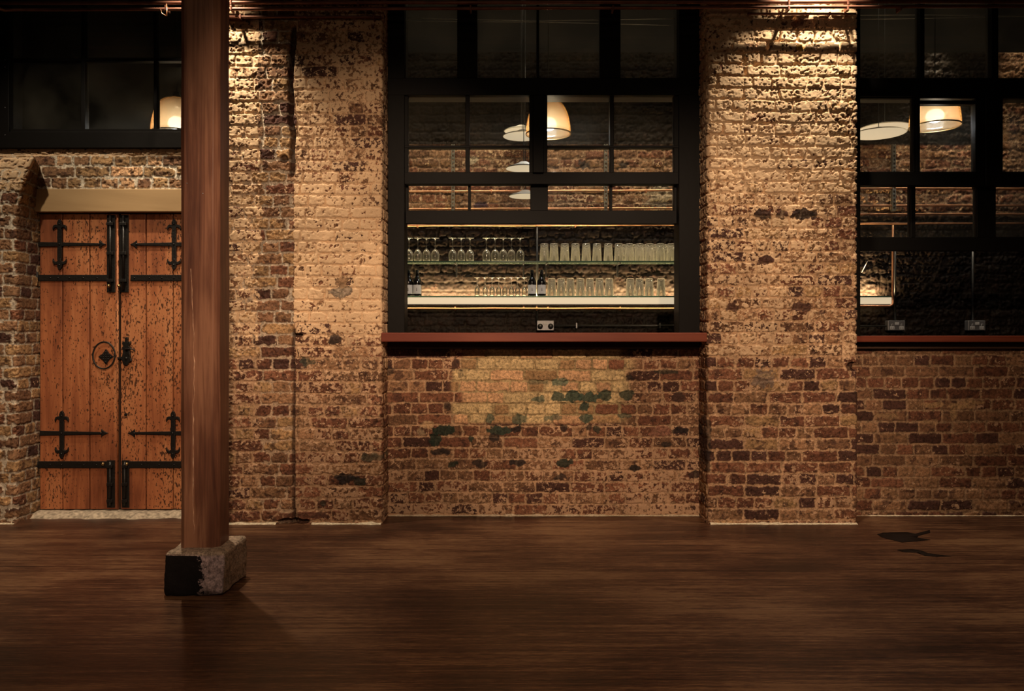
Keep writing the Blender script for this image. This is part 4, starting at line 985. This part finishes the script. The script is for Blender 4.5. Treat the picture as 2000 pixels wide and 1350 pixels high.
conduit([PX(1049, 430, YB-.025), PX(1049, 627, YB-.025)], 'upright black conduit above the socket with plugs', .010)
conduit([PX(1748, 480, YB-.025), PX(1748, 626, YB-.025)], 'upright black conduit above the socket nearer the pier', .010)
conduit([PX(1900, 480, YB-.025), PX(1900, 626, YB-.025)], 'upright black conduit above the socket nearer the picture edge', .010)
for x, y, nm in ((1126, 629, 'small steel saddle clip at the left of the thin conduit behind the sill'), (1289, 629, 'small steel saddle clip at the right of the thin conduit behind the sill')):
    p = PX(x, 636, YB-.03); tag(MB().box(p[0]-.006, p[0]+.006, p[1]-.012, p[1]+.02, p[2]-.022, p[2]+.022).build('saddle_clip', M_CHROME, bevel=.001), nm, 'clip')

# pendants ------------------------------------------------------------
def shade_mat():
    m = bpy.data.materials.new('amber_glass_shade'); m.use_nodes = True; nt = m.node_tree; nt.nodes.clear()
    out = nd(nt, 'ShaderNodeOutputMaterial'); lw = nd(nt, 'ShaderNodeLayerWeight'); lw.inputs[0].default_value = .55
    cr = nd(nt, 'ShaderNodeValToRGB'); cr.color_ramp.elements[0].color = (.80,.62,.38,1); cr.color_ramp.elements[1].color = (.72,.30,.06,1)
    nt.links.new(lw.outputs['Facing'], cr.inputs['Fac'])
    tl = nd(nt, 'ShaderNodeBsdfTranslucent'); df = nd(nt, 'ShaderNodeBsdfDiffuse'); gl = nd(nt, 'ShaderNodeBsdfGlossy'); gl.inputs['Roughness'].default_value = .1
    nt.links.new(cr.outputs[0], tl.inputs[0]); nt.links.new(cr.outputs[0], df.inputs[0])
    a = nd(nt, 'ShaderNodeMixShader'); a.inputs[0].default_value = .3; nt.links.new(tl.outputs[0], a.inputs[1]); nt.links.new(df.outputs[0], a.inputs[2])
    tr = nd(nt, 'ShaderNodeBsdfTransparent'); tr.inputs[0].default_value = (.95,.85,.7,1); a0 = nd(nt, 'ShaderNodeMixShader'); a0.inputs[0].default_value = .58; nt.links.new(a.outputs[0], a0.inputs[1]); nt.links.new(tr.outputs[0], a0.inputs[2]); a = a0
    b = nd(nt, 'ShaderNodeMixShader'); b.inputs[0].default_value = .07; nt.links.new(a.outputs[0], b.inputs[1]); nt.links.new(gl.outputs[0], b.inputs[2])
    nt.links.new(b.outputs[0], out.inputs['Surface']); return m
M_SHADE = shade_mat(); M_BULB = emis('lit_bulb', (.80,.90,1.0), 3.2); M_DISC = emis('reflected_disc_glow', (1.0,.82,.58), .42)
M_CORD = simple('black_flex', (.01,.01,.01), .6); M_ENAMEL = simple('white_enamel', (.7,.66,.58), .35)
def dome(x, y_rim, Y, dia, label, power=5):
    c = PX(x, y_rim, Y); R = dia/2; H = R*1.50; root = empty('dome_pendant', c); tag(root, label, 'pendant lamp', 'dome pendants behind the windows')
    prof = [(R, 0)]; 
    for t in np.linspace(0, 1, 14)[1:]: prof.append((max(R*math.cos(t*math.pi/2)**.62, .022), H*math.sin(t*math.pi/2)))
    inner = [(r-.003, z-.002*(z > .01)) for r, z in prof]
    MB().lathe(prof+inner[::-1]+[prof[0]], c, 40).build('glass_shade', M_SHADE, root)
    MB().lathe([(R-.004, -.004), (R+.003, -.004), (R+.003, .004), (R-.004, .004), (R-.004, -.004)], c, 40).build('rim', M_BRASS, root)
    MB().lathe([(.0005, H+.05), (.02, H+.045), (.030, H+.01), (.032, H-.012), (.0005, H-.014)], c, 16).build('lamp_holder', M_BLACKP, root)
    MB().ball((c[0], c[1], c[2]+H*.30), .062, 18, (1, 1, .8)).build('bulb', M_BULB, root)
    MB().tube([(c[0], c[1], c[2]+H+.04), (c[0], c[1], 4.3)], .004, 8).build('flex', M_CORD, root)
    l = bpy.data.lights.new('pendant_bulb', 'POINT'); l.energy = power; l.color = (.92, .95, 1.0); l.shadow_soft_size = .05
    o = bpy.data.objects.new('pendant_bulb', l); C.objects.link(o); o.location = (c[0], c[1], c[2]+.02)
dome(1071, 262, 5.68, .33, 'amber glass dome pendant behind the centre mullion of the middle window', 6.5)
dome(1826, 247, 5.68, .35, 'amber glass dome pendant behind the right window past the brick pier', 6.0)
dome(345, 262, 5.75, .36, 'amber glass dome pendant behind the left window, half hidden by the post', 6.0)
def disc(x, y, Y, dia, label):  # pane reflections of hall lamps, built as solid glowing discs on cords
    c = PX(x, y, Y); R = dia/2; root = empty('reflected_disc', c); tag(root, label, 'pendant lamp', 'lamp reflections modelled as discs behind the windows')
    MB().lathe([(R*.97, .0), (R, .004), (R*.9, .012), (R*.4, .035), (.03, .05), (.0005, .052)], c, 36).build('reflected_shade', M_ENAMEL, root)
    MB().lathe([(.0005, -.002), (R*.6, -.002), (R*.97, .002)], c, 36).build('diffuser', M_DISC, root)
    MB().tube([(c[0], c[1], c[2]+.05), (c[0], c[1], 4.3)], .003, 8).build('flex', M_CORD, root)
disc(1018, 257, 6.43, .29, 'highest cream lamp reflection modelled as a disc left of the centre mullion')
disc(1020, 267, 6.05, .31, 'cream lamp reflection modelled as a disc overlapping just below the highest disc')
disc(1023, 330, 5.66, .27, 'cream lamp reflection modelled as a disc in the panes above the meeting rail')
disc(1026, 384, 6.27, .27, 'lowest cream lamp reflection modelled as a disc, seen through the small panes')
disc(1728, 252, 6.38, .42, 'higher cream lamp reflection modelled as a disc left of the dome in the right window')
disc(1716, 262, 5.95, .40, 'lower cream lamp reflection modelled as a disc left of the dome in the right window')
# cable reflections in the fanlight glass, modelled as thin tubes behind it
M_WIRE = simple('reflected_wire', (.35,.33,.30), .4, .4)
for pts, nm in (([(780,35),(1050,41),(1330,36)], 'upper reflected wire line, modelled behind the centre fanlight'), ([(780,42),(1050,43),(1330,50)], 'lower reflected wire line, modelled behind the centre fanlight'),
                ([(1640,30),(1800,29),(2050,32)], 'upper reflected wire line, modelled behind the right fanlight'), ([(1640,38),(1800,36),(2050,31)], 'lower reflected wire line, modelled behind the right fanlight')):
    P3 = [PX(x, y, 5.34) for x, y in pts]; tag(MB().tube(P3, .0022, 6).build('wire', M_WIRE), nm, 'wire')

# bar room: added unseen warm wash on the bare brick band, a grazing downlight by the right window
area((.3, 6.15, 3.5), (.3, 6.6, 2.45), 4, MID, 3.0, .12, 'bar_wash', 50)
area((3.3, 6.15, 3.5), (3.3, 6.6, 2.45), 1.4, MID, 2.2, .12, 'bar_wash', 50)
spot(PX(1850, -10, 6.42), PX(1842, 650, 6.56), 60, MID, 46, .9, .03, 'bar_downlight')
spot(PX(2010, -10, 6.42), PX(2010, 650, 6.56), 12, MID, 50, .9, .03, 'bar_downlight')
area((1.2, 5.95, 4.25), (1.2, 5.95, 0), 9, MID, 6, .3, 'bar_ceiling_fill')  # unseen fill added so the fanlights are not fully black
